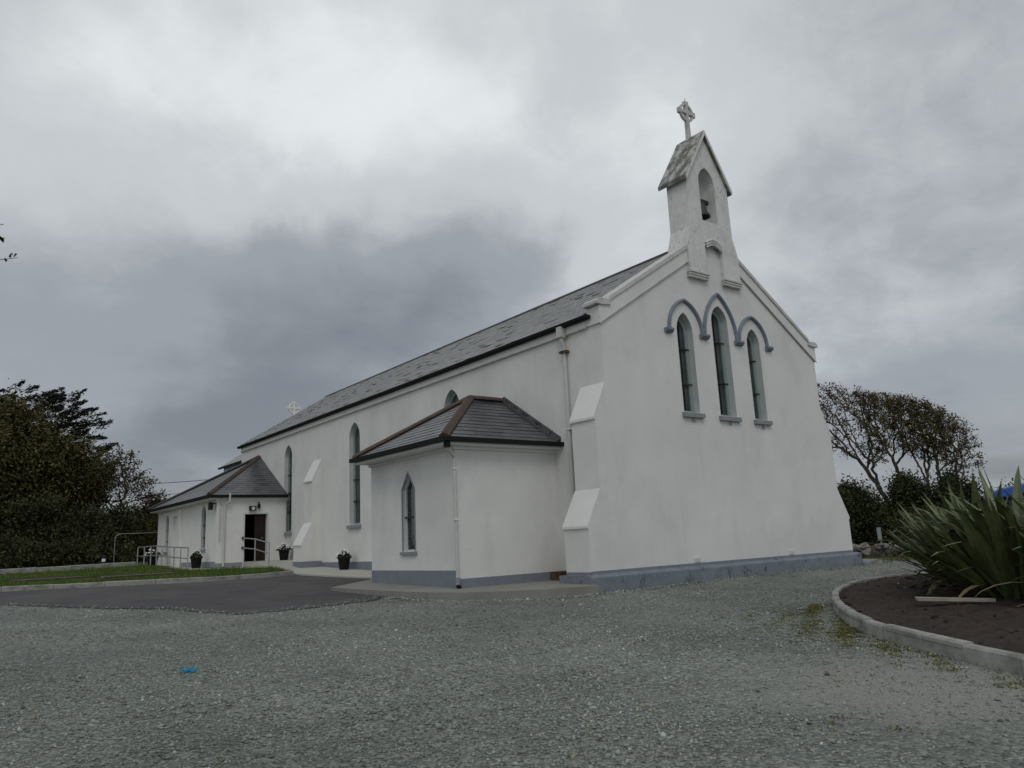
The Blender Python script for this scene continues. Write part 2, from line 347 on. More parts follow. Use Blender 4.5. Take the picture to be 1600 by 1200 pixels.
def clip_convex(poly, conv):
    for i in range(len(conv)):
        (x0, y0), (x1, y1) = conv[i], conv[(i+1) % len(conv)]
        a, b_ = (y1-y0), -(x1-x0); poly = clip_half(poly, a, b_, a*x0+b_*y0)
        if len(poly) < 3: return []
    return poly
def lancet(cx, zs, zp, za, hw, n=7, straight=False):
    """Pointed-arch outline, counter-clockwise from bottom left: sill zs, springing zp, apex za."""
    pts = [(cx-hw, zs), (cx+hw, zs), (cx+hw, zp)]
    if not straight:
        h = za-zp; Rr = (hw*hw+h*h)/(2*hw); a1 = math.asin(min(1, h/Rr))
        for i in range(1, n): a = a1*i/n; pts.append((cx+hw-Rr+Rr*math.cos(a), zp+Rr*math.sin(a)))
        pts.append((cx, za))
        for i in range(n-1, 0, -1): a = a1*i/n; pts.append((cx-hw+Rr-Rr*math.cos(a), zp+Rr*math.sin(a)))
    else: pts.append((cx, za))
    pts.append((cx-hw, zp)); return pts
G0 = lambda y: -.45 + .03*y
def relief(x, y):
    """Uneven gravel: low swells, two curving wheel ruts, small hollows; flat close to the buildings."""
    x = np.asarray(x, float); y = np.asarray(y, float)
    z = .014*np.sin(x*1.3+.6*y)*np.sin(y*.9-.4*x)+.009*np.sin(x*3.1)*np.cos(y*2.7)+.006*np.sin(x*6.3+2*np.sin(y*2.1))*np.sin(y*5.7+1.3*np.sin(x*1.9))
    c = y+5.2-.16*x-.020*(x+6)**2
    for o_ in (-.75, .75): z = z-.030*np.exp(-((c-o_)/.20)**2)+.014*np.exp(-((c-o_-.36)/.16)**2)+.012*np.exp(-((c-o_+.36)/.16)**2)
    return z
def gz(y):
    y = np.asarray(y, float); return -.45 + .03*np.clip(y, -60, 45) + .004*np.clip(y-45, 0, 200)

# ================================================================== the setting
def sheet(name, pts, off, mat, thick=.06, parent=None, kind='structure', slope=None):
    zf = slope or (lambda x, y: G0(y)+off)
    m = MB(); P = [Vector((x, y, zf(x, y))) for x, y in pts]
    tris = tessellate_polygon([[Vector((p.x, p.y, 0)) for p in P]])
    b = len(m.v); n = len(P); m.v += P+[p-Vector((0, 0, thick)) for p in P]; m.t += [1.0]*(2*n)
    m.f += [tuple(b+i for i in t) for t in tris]
    for i in range(n): j = (i+1) % n; m.f.append((b+i, b+j, b+n+j, b+n+i))
    o = m.build(name, mat, parent)
    if not parent: tag(o, kind=kind)
    return o
# terrain to the horizon
xs = np.concatenate([np.linspace(-900, -70, 12), np.linspace(-60, 70, 40), np.linspace(80, 900, 12)])
ys = np.concatenate([np.linspace(-900, -70, 12), np.linspace(-60, 80, 48), np.linspace(90, 900, 12)])
X, Y = np.meshgrid(xs, ys); Zt = gz(Y) - .06 + .25*np.sin(X*.05)*np.cos(Y*.07)*np.clip((np.hypot(X-5, Y-5)-45)/20, 0, 1)
V = np.stack([X.ravel(), Y.ravel(), Zt.ravel()], 1); nx = len(xs); idx = np.arange(nx*len(ys)).reshape(len(ys), nx)
tag(meshobj('ground', V, np.stack([idx[:-1, :-1].ravel(), idx[:-1, 1:].ravel(), idx[1:, 1:].ravel(), idx[1:, :-1].ravel()], 1), 'rough_ground'), kind='structure')
# gravel yard: gently uneven sheet
xs = np.linspace(-45, 13.5, 420); ys = np.linspace(-40, 13.0, 380); X, Y = np.meshgrid(xs, ys)
Zt = G0(Y) + relief(X, Y)*np.where(Y < 1.0, 1.0, .6)
V = np.stack([X.ravel(), Y.ravel(), Zt.ravel()], 1); idx = np.arange(len(xs)*len(ys)).reshape(len(ys), len(xs))
tag(meshobj('gravel_yard', V, np.stack([idx[:-1, :-1].ravel(), idx[:-1, 1:].ravel(), idx[1:, 1:].ravel(), idx[1:, :-1].ravel()], 1), 'gravel_sheet', smooth=True), kind='structure')
def wob_edge(pts, amp, n=4):
    out = []
    for (x0, y0), (x1, y1) in zip(pts[:-1], pts[1:]):
        for i in range(n):
            t = i/n; out.append((x0+t*(x1-x0)+random.uniform(-amp, amp), y0+t*(y1-y0)+random.uniform(-amp, amp)))
    out.append(pts[-1]); return out
ASPH_NEAR = wob_edge([(-45, 14), (-20, 11.2), (-11.58, 9.46), (-10.72, 7.68), (-10.2, 6.6), (-8.95, 4.82), (-8.55, 3.25), (-8.05, 2.25), (-7.11, 2.12), (-6.21, 2.28), (-5.22, 2.5), (-4.45, 3.3)], .09, 9)
ASPHALT = ASPH_NEAR + [(-4.66, 5.8), (-2.4, 8.0), (-1.85, 9.08), (-2.07, 9.7), (-2.62, 13.3), (-5.88, 12.95), (-8.56, 13.85), (-11.2, 14.6), (-45, 24)]
sheet('asphalt_drive', ASPHALT, .022, 'asphalt', .12)
SLAB = [(-1.05, -.42), (-1.7, -.36), (-2.3, -.18), (-2.8, .02), (-3.2, .28), (-3.85, .85), (-4.25, 1.6), (-4.42, 2.6), (-4.55, 3.6), (-4.68, 5.8), (-2.42, 7.95), (-.02, 7.95), (-.02, .0), (-.9, -.05)]
sheet('annex_pavement', SLAB, 0, 'concrete', .25, slope=lambda x, y: -.262+.016*y)
sheet('nave_path', [(-2.43, 7.97), (-.02, 7.97), (-.02, 18.6), (-1.9, 18.6), (-1.9, 17.0), (-2.55, 13.5), (-2.05, 9.7), (-1.83, 9.05)], .06, 'ramp_concrete', .12)
# apron and ramp to the porch door
sheet('porch_apron', [(-1.93, 17.3), (-1.93, 21.08), (-3.12, 21.08), (-3.12, 31.3), (-4.8, 31.3), (-4.8, 24.5), (-4.62, 19.2), (-3.2, 18.7)], .07, 'ramp_concrete', .3,
      slope=lambda x, y: .12+.036*(min(y, 25)-18))
m = MB(); m.prism([(-1.9, 17.1, .09), (-1.9, 19.6, .43), (-1.9, 21.08, .445), (-1.9, 21.08, -.1), (-1.9, 17.1, -.1)], (1.88, 0, 0))
tag(m.build('ramp', 'ramp_concrete'), kind='structure')
tag(MB().prism([(10.8, -.28, -.38), (12.9, .45, -.38), (12.6, 1.6, -.36), (10.9, 1.3, -.36)], (0, 0, -.25)).build('corner_pavement', 'concrete'), kind='structure')

# lawn with kerb
LAWN = [(-45, 24.2), (-20, 17.2), (-11.2, 14.75), (-8.56, 14.0), (-5.88, 13.1), (-3.6, 13.25), (-2.68, 13.55), (-2.0, 17.0), (-3.2, 18.6), (-4.66, 19.15), (-4.85, 24.4), (-5.0, 25.9), (-10.6, 24.3), (-25, 27), (-45, 32)]
lawn = sheet('lawn', LAWN, .13, 'lawn_green', .3)
kp = [(-20, 17.05), (-15.5, 15.85), (-11.2, 14.62), (-9.9, 14.2), (-8.56, 13.85), (-7.2, 13.38), (-5.88, 12.95), (-4.7, 13.0), (-3.6, 13.1), (-2.66, 13.4)]
kerb_pts = []
for (x0, y0), (x1, y1) in zip(kp[:-1], kp[1:]):
    n = max(1, int(math.hypot(x1-x0, y1-y0)/.9))
    for i in range(n): kerb_pts.append((x0+(x1-x0)*i/n, y0+(y1-y0)*i/n))
kerb_pts.append(kp[-1])
def kerb_block(name, p, q, zt, h, wd, mat, parent, gap=.006):
    p, q = Vector((*p, 0)), Vector((*q, 0)); d = (q-p).normalized(); nn = Vector((-d.y, d.x, 0)); p = p+d*gap; q = q-d*gap
    j = random.uniform(-.011, .011)
    prof = [(0, -h), (0, -.025), (.02, 0), (wd-.01, 0), (wd, -.015), (wd, -h)]
    m = MB(); b = len(m.v)
    for base, zz in ((p, zt(p.x, p.y)), (q, zt(q.x, q.y))):
        for a, z in prof: m.v.append(base+nn*(a+j)+Vector((0, 0, zz+z+j))); m.t.append(1.0)
    n = len(prof)
    for i in range(n): k = (i+1) % n; m.f.append((i, k, n+k, n+i))
    m.f.append(tuple(range(n))[::-1]); m.f.append(tuple(range(n, 2*n)))
    return m.build(name, mat, parent)
for p, q in zip(kerb_pts[:-1], kerb_pts[1:]): kerb_block('kerb_stone', p, q, lambda x, y: G0(y)+.17, .3, .13, 'kerb_concrete', lawn)

# flower bed on the right
kb = [(-7.2, -13.9), (-6.0, -12.1), (-5.1, -10.85), (-4.46, -10.05), (-4.1, -9.36), (-3.72, -8.74), (-3.24, -8.02), (-2.85, -7.55), (-2.3, -7.02), (-1.65, -6.5), (-.83, -5.92), (-.15, -5.5), (.5, -5.12), (1.35, -4.72), (2.2, -4.42), (3.08, -4.2), (3.8, -4.1), (4.5, -4.1), (5.75, -4.25), (7.0, -4.8), (8.2, -5.7)]
# outline smoothed to short blocks; soil inside
BED = kb + [(9.5, -8), (9.0, -14), (3.0, -19), (-5.0, -19), (-7.5, -16)]
gx, gy = np.meshgrid(np.linspace(-7.4, 9.4, 130), np.linspace(-18.5, -4.1, 112))
def inside(px, py, poly):
    px = np.asarray(px); py = np.asarray(py); res = np.zeros(px.shape, bool); n = len(poly)
    for i in range(n):
        x0, y0 = poly[i]; x1, y1 = poly[(i+1) % n]
        if y0 == y1: continue
        c = ((y0 > py) != (y1 > py)) & (px < (x1-x0)*(py-y0)/(y1-y0)+x0); res ^= c
    return res
def edge_dist(px, py, line):
    d = np.full(np.shape(px), 1e9)
    for (x0, y0), (x1, y1) in zip(line[:-1], line[1:]):
        L2 = (x1-x0)**2+(y1-y0)**2; t = np.clip(((px-x0)*(x1-x0)+(py-y0)*(y1-y0))/L2, 0, 1); d = np.minimum(d, np.hypot(px-x0-t*(x1-x0), py-y0-t*(y1-y0)))
    return d
m = MB(); P = [Vector((x, y, G0(y)+.13)) for x, y in BED]
tris = tessellate_polygon([[Vector((p.x, p.y, 0)) for p in P]]); m.v = P; m.t = [1]*len(P); m.f = [tuple(t) for t in tris]
bed = tag(m.build('planting_bed', 'soil'), kind='structure')
ins = inside(gx, gy, BED) & (edge_dist(gx, gy, kb) > .10)
hz = G0(gy)+.145 + np.minimum(.16, .05*edge_dist(gx, gy, kb)) + .025*np.sin(gx*4.1+1.7*gy)*np.sin(gy*3.7) + rng.normal(0, .012, gx.shape)
idx = np.arange(gx.size).reshape(gx.shape); fm = (ins[:-1, :-1] & ins[:-1, 1:] & ins[1:, 1:] & ins[1:, :-1])
meshobj('soil_surface', np.stack([gx.ravel(), gy.ravel(), hz.ravel()], 1), np.stack([idx[:-1, :-1][fm], idx[:-1, 1:][fm], idx[1:, 1:][fm], idx[1:, :-1][fm]], 1), 'soil', bed)
for i, (p, q) in enumerate(zip(kb[:-1], kb[1:])): kerb_block('kerb_stone', q, p, lambda x, y: G0(y)+.19, .32, .125, 'kerb_concrete', bed, .004)

# ================================================================== the church
church = empty('church', (0, 0, 0), 'long white rendered church with slate roof, bellcote and two hipped side annexes', 'church')
W, L = 9.69, 27.5
HW = W/2
ZS = 6.1
def lancet_window(name, O, u, nin, cx, zs, zp, za, hw, depth, fw, frame, glass, bars, straight=False, sill=True, sill_mat='frame_grey', sill_out=.1, sill_h=.15):
    """Window = frame (part) with panes, bars and sill under it; the opening itself is cut in the wall."""
    O, u, nin = Vector(O), Vector(u), Vector(nin); up = Vector((0, 0, 1))
    at = lambda p, d: O+u*p[0]+up*p[1]+nin*d
    outer = lancet(cx, zs, zp, za, hw, straight=straight); k = fw/hw
    inner = lancet(cx, zs+fw*.6, zp, za-fw*1.5, hw-fw, straight=straight)
    m = MB(); n = len(outer); d0 = depth-.045
    for i in range(n):
        j = (i+1) % n
        m.poly([at(outer[i], d0), at(outer[j], d0), at(inner[j], d0), at(inner[i], d0)]); m.poly([at(inner[i], d0), at(inner[j], d0), at(inner[j], depth+.02), at(inner[i], depth+.02)])
    fr = m.build(name, frame, church)
    m = MB()
    for i in range(n):
        j = (i+1) % n; m.poly([at(outer[i], 0), at(outer[j], 0), at(outer[j], depth), at(outer[i], depth)])
    m.build('reveal', 'reveal_paint', fr)
    zz = [zs] + list(bars) + [za]
    for a, b_ in zip(zz[:-1], zz[1:]):
        poly = clip_half(clip_half(inner, 0, -1, -(a+.012)), 0, 1, b_-.012)
        if len(poly) > 2: MB().prism([at(p, depth) for p in poly], nin*.012).build('pane', glass, fr)
    for b_ in bars:
        MB().prism([at((cx-hw+.01, b_-.018), d0-.02), at((cx+hw-.01, b_-.018), d0-.02), at((cx+hw-.01, b_+.018), d0-.02), at((cx-hw+.01, b_+.018), d0-.02)], nin*.03).build('glazing_bar', 'bar_iron', fr)
    if sill:
        e = .09
        MB().prism([at((cx-hw-e, zs-sill_h), .05), at((cx-hw-e, zs-sill_h), -sill_out), at((cx-hw-e, zs-.03), -sill_out), at((cx-hw-e, zs-.002), .05)], u*(2*hw+2*e)).build('sill', sill_mat, fr)
    return fr
# ---- gable wall
GW = [(3.27, 4.01, 6.30, 6.86, .335), (4.87, 4.0, 6.78, 7.29, .37), (6.42, 3.985, 6.31, 6.79, .31)]
m = MB(); m.wall((0, 0, 0), (1, 0, 0), (0, 0, 1), (0, 1, 0), [(0, -.7), (W, -.7), (W, 6.12), (HW, 9.2), (0, 6.12)], [lancet(*g[:1], g[1], g[2], g[3], g[4]) for g in GW], .24, reveal=False)
m.build('gable_wall', 'white_render', church)
for g in GW:
    fr = lancet_window('gable_window', (0, 0, 0), (1, 0, 0), (0, 1, 0), g[0], g[1], g[2], g[3], g[4], .24, .12, 'frame_green', 'glass_green', [g[1]+(g[2]-g[1])*.36, g[1]+(g[2]-g[1])*.80])
    MB().box(g[0]-.012, g[0]+.012, .2, .235, g[1]+.08, g[2]+.25).build('glazing_bar', 'bar_iron', fr)
# ---- hood mouldings
def sweep(name, path, mat, parent, w=.05, out=.1, y=0):
    """Moulded arch: chamfered section swept in the plane of the gable."""
    m = MB(); n = len(path); prof = [(-w, 0), (-w, .6*out), (-.4*w, out), (.5*w, out), (w, .45*out), (w, 0)]
    for i, p in enumerate(path):
        a = Vector(path[max(0, i-1)]); b_ = Vector(path[min(n-1, i+1)]); d = (b_-a).normalized(); nn = Vector((-d.y, d.x))
        for (o_, h_) in prof: m.v.append(Vector((p[0]+nn.x*o_, y-h_, p[1]+nn.y*o_))); m.t.append(1)
    k = len(prof)
    for i in range(n-1):
        for j in range(k-1): m.f.append((i*k+j, i*k+j+1, (i+1)*k+j+1, (i+1)*k+j))
    return m.build(name, mat, parent)
def archpath(x0, x1, z0, za, n=9):
    cx, hw, h = (x0+x1)/2, (x1-x0)/2, za-z0
    pts = lancet(cx, z0-.01, z0, za, hw, n); arc = pts[2:-1]+[pts[-1]]; return arc[::-1]
HOODS = [(2.60, 4.00, 6.30, 7.22), (4.11, 5.59, 6.30, 7.65), (5.70, 7.09, 6.28, 7.16)]
for x0, x1, z0, za in HOODS: sweep('hood_moulding', archpath(x0, x1, z0, za), 'hood_blue', church, .046, .085)
for x, hwid in ((2.55, .14), (4.055, .17), (5.645, .17), (7.14, .14)):
    MB().prism([(x-hwid, 0, 6.30), (x-hwid, -.13, 6.30), (x-hwid, -.13, 6.24), (x-hwid, -.06, 6.17), (x-hwid, 0, 6.17)], (2*hwid, 0, 0)).build('hood_stop', 'hood_blue', church)
for x, z in ((3.28, 3.80), (4.87, 3.80), (6.44, 3.76)):
    v = MB().box(x-.09, x+.09, -.018, .004, z-.07, z+.06).build('wall_vent', 'white_weathered', church)
    for k in range(3): MB().box(x-.07, x+.07, -.024, -.018, z-.05+k*.035, z-.035+k*.035).build('louvre', 'rust_brown', v)
for x in (2.91, 7.15):
    v = MB().box(x-.12, x+.12, -.02, .004, .03, .15).build('wall_vent', 'white_weathered', church)
    for k in range(3): MB().box(x-.10, x+.10, -.026, -.02, .045+k*.033, .06+k*.033).build('louvre', 'coping_stone', v)
# ---- raised verge band, copings, kneelers
for sgn in (1, -1):
    mx = lambda x: x if sgn == 1 else W-x
    MB().prism([(mx(-.05), -.045, 6.10), (mx(3.75), -.045, 8.51), (mx(3.75), -.045, 8.93), (mx(-.05), -.045, 6.55)], (0, .5, 0)).build('verge_band', 'white_render', church)
    MB().prism([(mx(.20), -.085, 6.66), (mx(.34), -.085, 6.86), (mx(3.85), -.085, 9.08), (mx(3.85), -.085, 8.95)], (0, .535, 0)).build('gable_coping', 'coping_stone', church)
    MB().prism([(mx(-.17), -.095, 6.59), (mx(-.17), -.095, 6.67), (mx(-.05), -.095, 6.75), (mx(.335), -.095, 6.74), (mx(.34), -.095, 6.62), (mx(.05), -.095, 6.58)], (0, .55, 0)).build('kneeler', 'coping_stone', church)
    MB().prism([(mx(-.05), -.06, 6.075), (mx(-.05), -.06, 6.11), (mx(3.75), -.06, 8.52), (mx(3.75), -.06, 8.485)], (0, .02, 0)).build('string_course', 'coping_stone', church)
# ---- side wall
SW = [(7.0, 1.70, 5.05, 5.68, .46), (14.04, 1.70, 5.05, 5.66, .465), (20.92, 1.68, 5.03, 5.62, .46)]
m = MB(); m.wall((0, 0, 0), (0, 1, 0), (0, 0, 1), (1, 0, 0), [(0, -.7), (L, -.7), (L, 6.35), (0, 6.35)], [lancet(g[0], g[1], g[2], g[3], g[4]) for g in SW], .22, reveal=False)
m.build('side_wall', 'white_render', church)
m = MB(); m.wall((W, 0, 0), (0, 1, 0), (0, 0, 1), (-1, 0, 0), [(0, -.7), (L, -.7), (L, 6.35), (0, 6.35)]); m.build('side_wall', 'white_render', church)
m = MB(); m.wall((0, L, 0), (1, 0, 0), (0, 0, 1), (0, -1, 0), [(0, -.7), (W, -.7), (W, 6.3), (HW, 9.3), (0, 6.3)]); m.build('rear_wall', 'white_render', church)
for g in SW:
    lancet_window('side_window', (0, 0, 0), (0, 1, 0), (1, 0, 0), g[0], g[1], g[2], g[3], g[4], .22, .10, 'frame_green', 'glass_green', [g[1]+(g[2]-g[1])*t for t in (.27, .52, .77)])
MB().box(-.05, .01, .47, L, 6.10, 6.36).build('eaves_band', 'white_plain', church)
MB().prism([(-.085, .47, 6.07), (-.085, .47, 6.105), (-.002, .47, 6.12), (-.002, .47, 6.06)], (0, L-.47, 0)).build('string_course', 'coping_stone', church)
MB().prism([(-.06, .28, 6.275), (-.17, .28, 6.275), (-.21, .28, 6.32), (-.21, .28, 6.372), (-.06, .28, 6.372)], (0, L-.1, 0)).build('gutter', 'gutter_black', church)
# ---- buttresses
def buttress(y0, y1, sgn=1):
    mx = lambda x: x if sgn == 1 else W-x
    prof = [(0, -.7), (-.86, -.7), (-.86, 1.0), (-.41, 1.88), (-.41, 3.62), (0, 4.50)]
    o = MB().prism([(mx(x), y0, z) for x, z in prof], (0, y1-y0, 0)).build('buttress', 'white_render', church)
    for (xa, za, xb, zb) in ((-.90, 1.0, -.41, 1.935), (-.46, 3.62, .0, 4.585)):
        MB().prism([(mx(xa), y0-.005, za), (mx(xa), y0-.005, za+.055), (mx(xb), y0-.005, zb), (mx(xb), y0-.005, zb-.08), (mx(xa+.03), y0-.005, za-.02)], (0, y1-y0+.028, 0)).build('weathering', 'white_plain', o)
    return o
buttress(0, .87); buttress(0, .87, -1); b2 = buttress(17.15, 18.0)
MB().box(-.885, -.001, 17.13, 18.02, -.1, .37).build('plinth', 'blue_paint', b2)
# ---- plinths
BX0, BX1 = -1.03, W+1.05
m = MB(); m.prism([(BX0, 0.0, -.75), (BX0, -.17, -.75), (BX0, -.17, -.13), (BX0, -.145, -.095), (BX0, 0.0, -.055)], (BX1-BX0, 0, 0))
m.box(BX0, -.862, .001, .95, -.75, -.075); m.box(W+.862, BX1, .001, .95, -.75, -.075)
m.build('plinth_ledge', 'blue_chipped', church)
MB().box(-.862, W+.862, -.006, .003, -.062, .012).build('plinth_band', 'blue_paint', church)
MB().box(-.868, -.858, 0.0, .872, -.08, -.005).build('plinth_band', 'blue_paint', church)
MB().box(-.008, .003, 6.4, 17.13, -.5, .30).build('plinth_band', 'blue_paint', church)
MB().box(-.008, .003, 18.02, 21.1, -.3, .40).build('plinth_band', 'blue_paint', church)
# ---- nave roof
def roof_frame(A, B, up):
    """Frame on a roof plane: A-B along the eaves, up a point up the slope."""
    A, B, up = Vector(A), Vector(B), Vector(up); u = (B-A).normalized(); w = up-A; v = (w-u*w.dot(u)).normalized(); n = u.cross(v)
    if n.z < 0: n = -n
    return A, u, v, n
def slates(poly3, sw, ex, mat, parent, individual=False, seed=1, lift=.02, name='slate', ragged=.003, cap=10**9, jointname='slate_courses'):
    A, u, v, n = roof_frame(poly3[0], poly3[1], poly3[2]); rnd = random.Random(seed)
    P2 = [((Vector(p)-A).dot(u), (Vector(p)-A).dot(v)) for p in poly3]
    ar = sum(P2[i][0]*P2[(i+1) % len(P2)][1]-P2[(i+1) % len(P2)][0]*P2[i][1] for i in range(len(P2)))
    if ar < 0: P2 = P2[::-1]
    x0 = min(p[0] for p in P2); x1 = max(p[0] for p in P2); y1 = max(p[1] for p in P2)
    allm = MB(); row = 0; y = -.03; count = 0
    big = [(p[0], p[1]) for p in P2]
    while y < y1:
        x = x0-(sw/2 if row % 2 else 0)
        while x < x1:
            j = rnd.uniform(-ragged, ragged); wj = rnd.uniform(-.004, .004)
            q = clip_convex([(x+.003, y+j), (x+sw-.003+wj, y+j+rnd.uniform(-.004, .004)), (x+sw-.003, y+ex+.05), (x+.003, y+ex+.05)], [(p[0], p[1]-.03 if p[1] < .01 else p[1]) for p in big])
            if len(q) >= 3:
                hi = lift*(rnd.uniform(.85, 1.35) if ragged > .01 else rnd.uniform(.8, 1.3)); lo = .002; tw = rnd.uniform(-.1, .1)*ragged
                if ragged > .01 and rnd.random() < .06: hi *= 2.2
                top = [A+u*a+v*b_+n*(hi+(lo-hi)*min(1, max(0, (b_-y)/(ex+.05)))+tw*(a-x)/sw) for a, b_ in q]
                bot = [p-n*.007 for p in top]; k = len(q)
                m = MB() if individual else allm; b0 = len(m.v); m.v += top+bot; tn = rnd.uniform(.88, 1.08) if ragged > .01 else rnd.uniform(.82, 1.18); 
                if rnd.random() < .05: tn *= .55
                m.t += [tn]*(2*k)
                m.f.append(tuple(b0+i for i in range(k)))
                for i in range(k): m.f.append((b0+i, b0+k+i, b0+k+(i+1) % k, b0+(i+1) % k))
                if individual: m.build(name, mat, parent, tint=True); count += 1
            x += sw
        y += ex; row += 1
    if not individual: tag(allm.build(jointname, mat, parent, tint=True), kind='stuff')
    return count
RE = (-.19, 6.385); RR = (HW, 9.50)
m = MB()
m.poly([(RE[0], .40, RE[1]-.03), (RE[0], L+.15, RE[1]-.03), (HW, L+.15, RR[1]-.03), (HW, .40, RR[1]-.03)]); m.poly([(W-RE[0], .40, RE[1]-.03), (W-RE[0], L+.15, RE[1]-.03), (HW, L+.15, RR[1]-.03), (HW, .40, RR[1]-.03)])
nroof = m.build('nave_roof', 'roof_underlay', church)
slates([(RE[0], .44, RE[1]), (RE[0], L+.16, RE[1]), (HW, L+.16, RR[1]), (HW, .44, RR[1])], .30, .205, 'slate_nave', nroof, seed=3, lift=.010, ragged=.012)
slates([(W-RE[0], .44, RE[1]), (W-RE[0], L+.16, RE[1]), (HW, L+.16, RR[1]), (HW, .44, RR[1])], .30, .205, 'slate_nave', nroof, seed=4, lift=.010, ragged=.012)
y = .45
while y < L+.1:
    y2 = min(L+.15, y+.9); MB().prism([(HW-.13, y+.004, RR[1]-.06), (HW-.12, y+.004, RR[1]-.02), (HW, y+.004, RR[1]+.065), (HW+.12, y+.004, RR[1]-.02), (HW+.13, y+.004, RR[1]-.06)], (0, y2-y-.008, 0)).build('ridge_tile', 'ridge_dark', nroof); y = y2
# ---- chancel behind
CX0, CX1, CY = .75, W-.75, 33.0
MB().box(CX0, CX1, L+.01, CY, -.3, 5.95).prism([(CX0, CY-.02, 5.95), (CX1, CY-.02, 5.95), (HW, CY-.02, 8.75)], (0, .3, 0)).build('chancel_wall', 'white_render', church)
croof = MB().prism([(CX0-.18, L+.02, 5.86), (HW, L+.02, 8.80), (HW, L+.02, 8.70), (CX0-.1, L+.02, 5.80)], (0, CY-L+.2, 0)).prism([(CX1+.18, L+.02, 5.86), (HW+.003, L+.02, 8.80), (HW+.003, L+.02, 8.70), (CX1+.1, L+.02, 5.80)], (0, CY-L+.2, 0)).build('chancel_roof', 'slate_nave', church)
set_tint(croof.data, np.ones(len(croof.data.vertices)))
MB().box(CX0-.28, CX0-.185, L+.02, CY+.2, 5.74, 5.84).build('chancel_gutter', 'gutter_black', church)

# ---- bellcote
BC = 4.80
yf, yb = -.12, .64
bo = [(BC-1.17, 8.02), (BC-.39, 8.02), (BC-.39, 9.02)]
for i in range(1, 8): a = math.pi*i/8; bo.append((BC-.39*math.cos(a), 9.02+.13*math.sin(a)))
bo += [(BC+.39, 9.02), (BC+.39, 8.02), (BC+1.17, 8.02), (BC+1.17, 8.95), (BC+.975, 9.54), (BC+.955, 11.15), (BC, 12.68), (BC-.955, 11.15), (BC-.975, 9.54), (BC-1.17, 8.95)]
hole = lancet(BC-.03, 9.86, 11.12, 11.62, .36)
m = MB()
def blk(yy): return (0, yy, 0)
m.wall((0, yf, 0), (1, 0, 0), (0, 0, 1), (0, 1, 0), bo, [hole], yb-yf)
m.wall((0, yb, 0), (1, 0, 0), (0, 0, 1), (0, 1, 0), bo, [hole], 0.0)
b0 = len(m.v); n = len(bo); m.v += [Vector((p[0], yf, p[1])) for p in bo]+[Vector((p[0], yb, p[1])) for p in bo]; m.t += [1]*(2*n)
for i in range(n): j = (i+1) % n; m.f.append((b0+i, b0+j, b0+n+j, b0+n+i))
bell_c = m.build('bellcote', 'white_weathered', church)
for x in (BC-.78, BC+.78):
    for k in range(3): MB().box(x-.42, x+.42, -.165+.02*k, -.002, 8.105-.07*k, 8.155-.07*k).build('corbel', 'coping_stone', bell_c)
for k, r in enumerate((.0, .075, .15)):
    pts = [(BC-.37+.74*t/10, 8.98+.07*0+r+.15*math.sin(math.pi*t/10)) for t in range(11)]
    sweep('arch_moulding', pts, 'white_weathered', bell_c, .026, .05, -.12)
for s in (1, -1):
    a = (BC+s*1.09, 10.98); c = (BC, 12.86); t = .15
    MB().prism([(a[0], -.21, a[1]), (a[0]+s*.02, -.21, a[1]+t*.75), (c[0]-s*.0, -.21, c[1]), (c[0], -.21, c[1]-.19)], (0, 1.06, 0)).build('bellcote_roof', 'lichen_stone', bell_c)
    MB().prism([(a[0]-s*.03, -.235, a[1]-.01), (a[0]+s*.0, -.235, a[1]+.09), (c[0], -.235, c[1]-.03), (c[0], -.235, c[1]-.17)], (0, .024, 0)).build('barge_edge', 'white_weathered', bell_c)
def celtic_cross(name, x, y, z, h, r, parent, mat='white_weathered', t=.055, spike=True):
    m = MB(); zc_ = z+h-.34*h
    m.prism([(x-.085, y-t, z-.2), (x+.085, y-t, z-.2), (x+.055, y-t, zc_-r), (x-.055, y-t, zc_-r)], (0, 2*t, 0))
    o = m.build(name, mat, parent)
    s = r*1.32
    arms = [(x-.055, zc_-r), (x+.055, zc_-r), (x+.045, zc_-.05), (x+s-.12, zc_-.05), (x+s-.09, zc_-.085), (x+s, zc_-.085), (x+s, zc_+.085), (x+s-.09, zc_+.085), (x+s-.12, zc_+.05), (x+.045, zc_+.05), (x+.05, zc_+s-.12), (x+.085, zc_+s-.09), (x+.085, zc_+s), (x-.085, zc_+s), (x-.085, zc_+s-.09), (x-.05, zc_+s-.12), (x-.045, zc_+.05), (x-s+.12, zc_+.05), (x-s+.09, zc_+.085), (x-s, zc_+.085), (x-s, zc_-.085), (x-s+.09, zc_-.085), (x-s+.12, zc_-.05), (x-.045, zc_-.05)]
    MB().prism([(a, y-t, b_) for a, b_ in arms], (0, 2*t, 0)).build('cross_arms', mat, o)
    rg = MB(); n = 28
    for i in range(n):
        a0, a1 = 2*math.pi*i/n, 2*math.pi*(i+1)/n
        rg.prism([(x+(r-.045)*math.cos(a0), y-t*.7, zc_+(r-.045)*math.sin(a0)), (x+(r+.03)*math.cos(a0), y-t*.7, zc_+(r+.03)*math.sin(a0)), (x+(r+.03)*math.cos(a1), y-t*.7, zc_+(r+.03)*math.sin(a1)), (x+(r-.045)*math.cos(a1), y-t*.7, zc_+(r-.045)*math.sin(a1))], (0, 1.4*t, 0), caps=True)
    rg.build('cross_ring', mat, o)
    if spike: MB().tube([(x, y, zc_+s-.01), (x, y, zc_+s+.13)], [.012, .006], 6).build('cross_spike', 'bar_iron', o)
    return o
celtic_cross('roof_cross', BC+.03, .40, 12.84, 1.38, .285, church, 'coping_stone')
celtic_cross('chancel_cross', HW+.15, CY, 8.80, 1.38, .33, church, 'petal_white', .075, False)
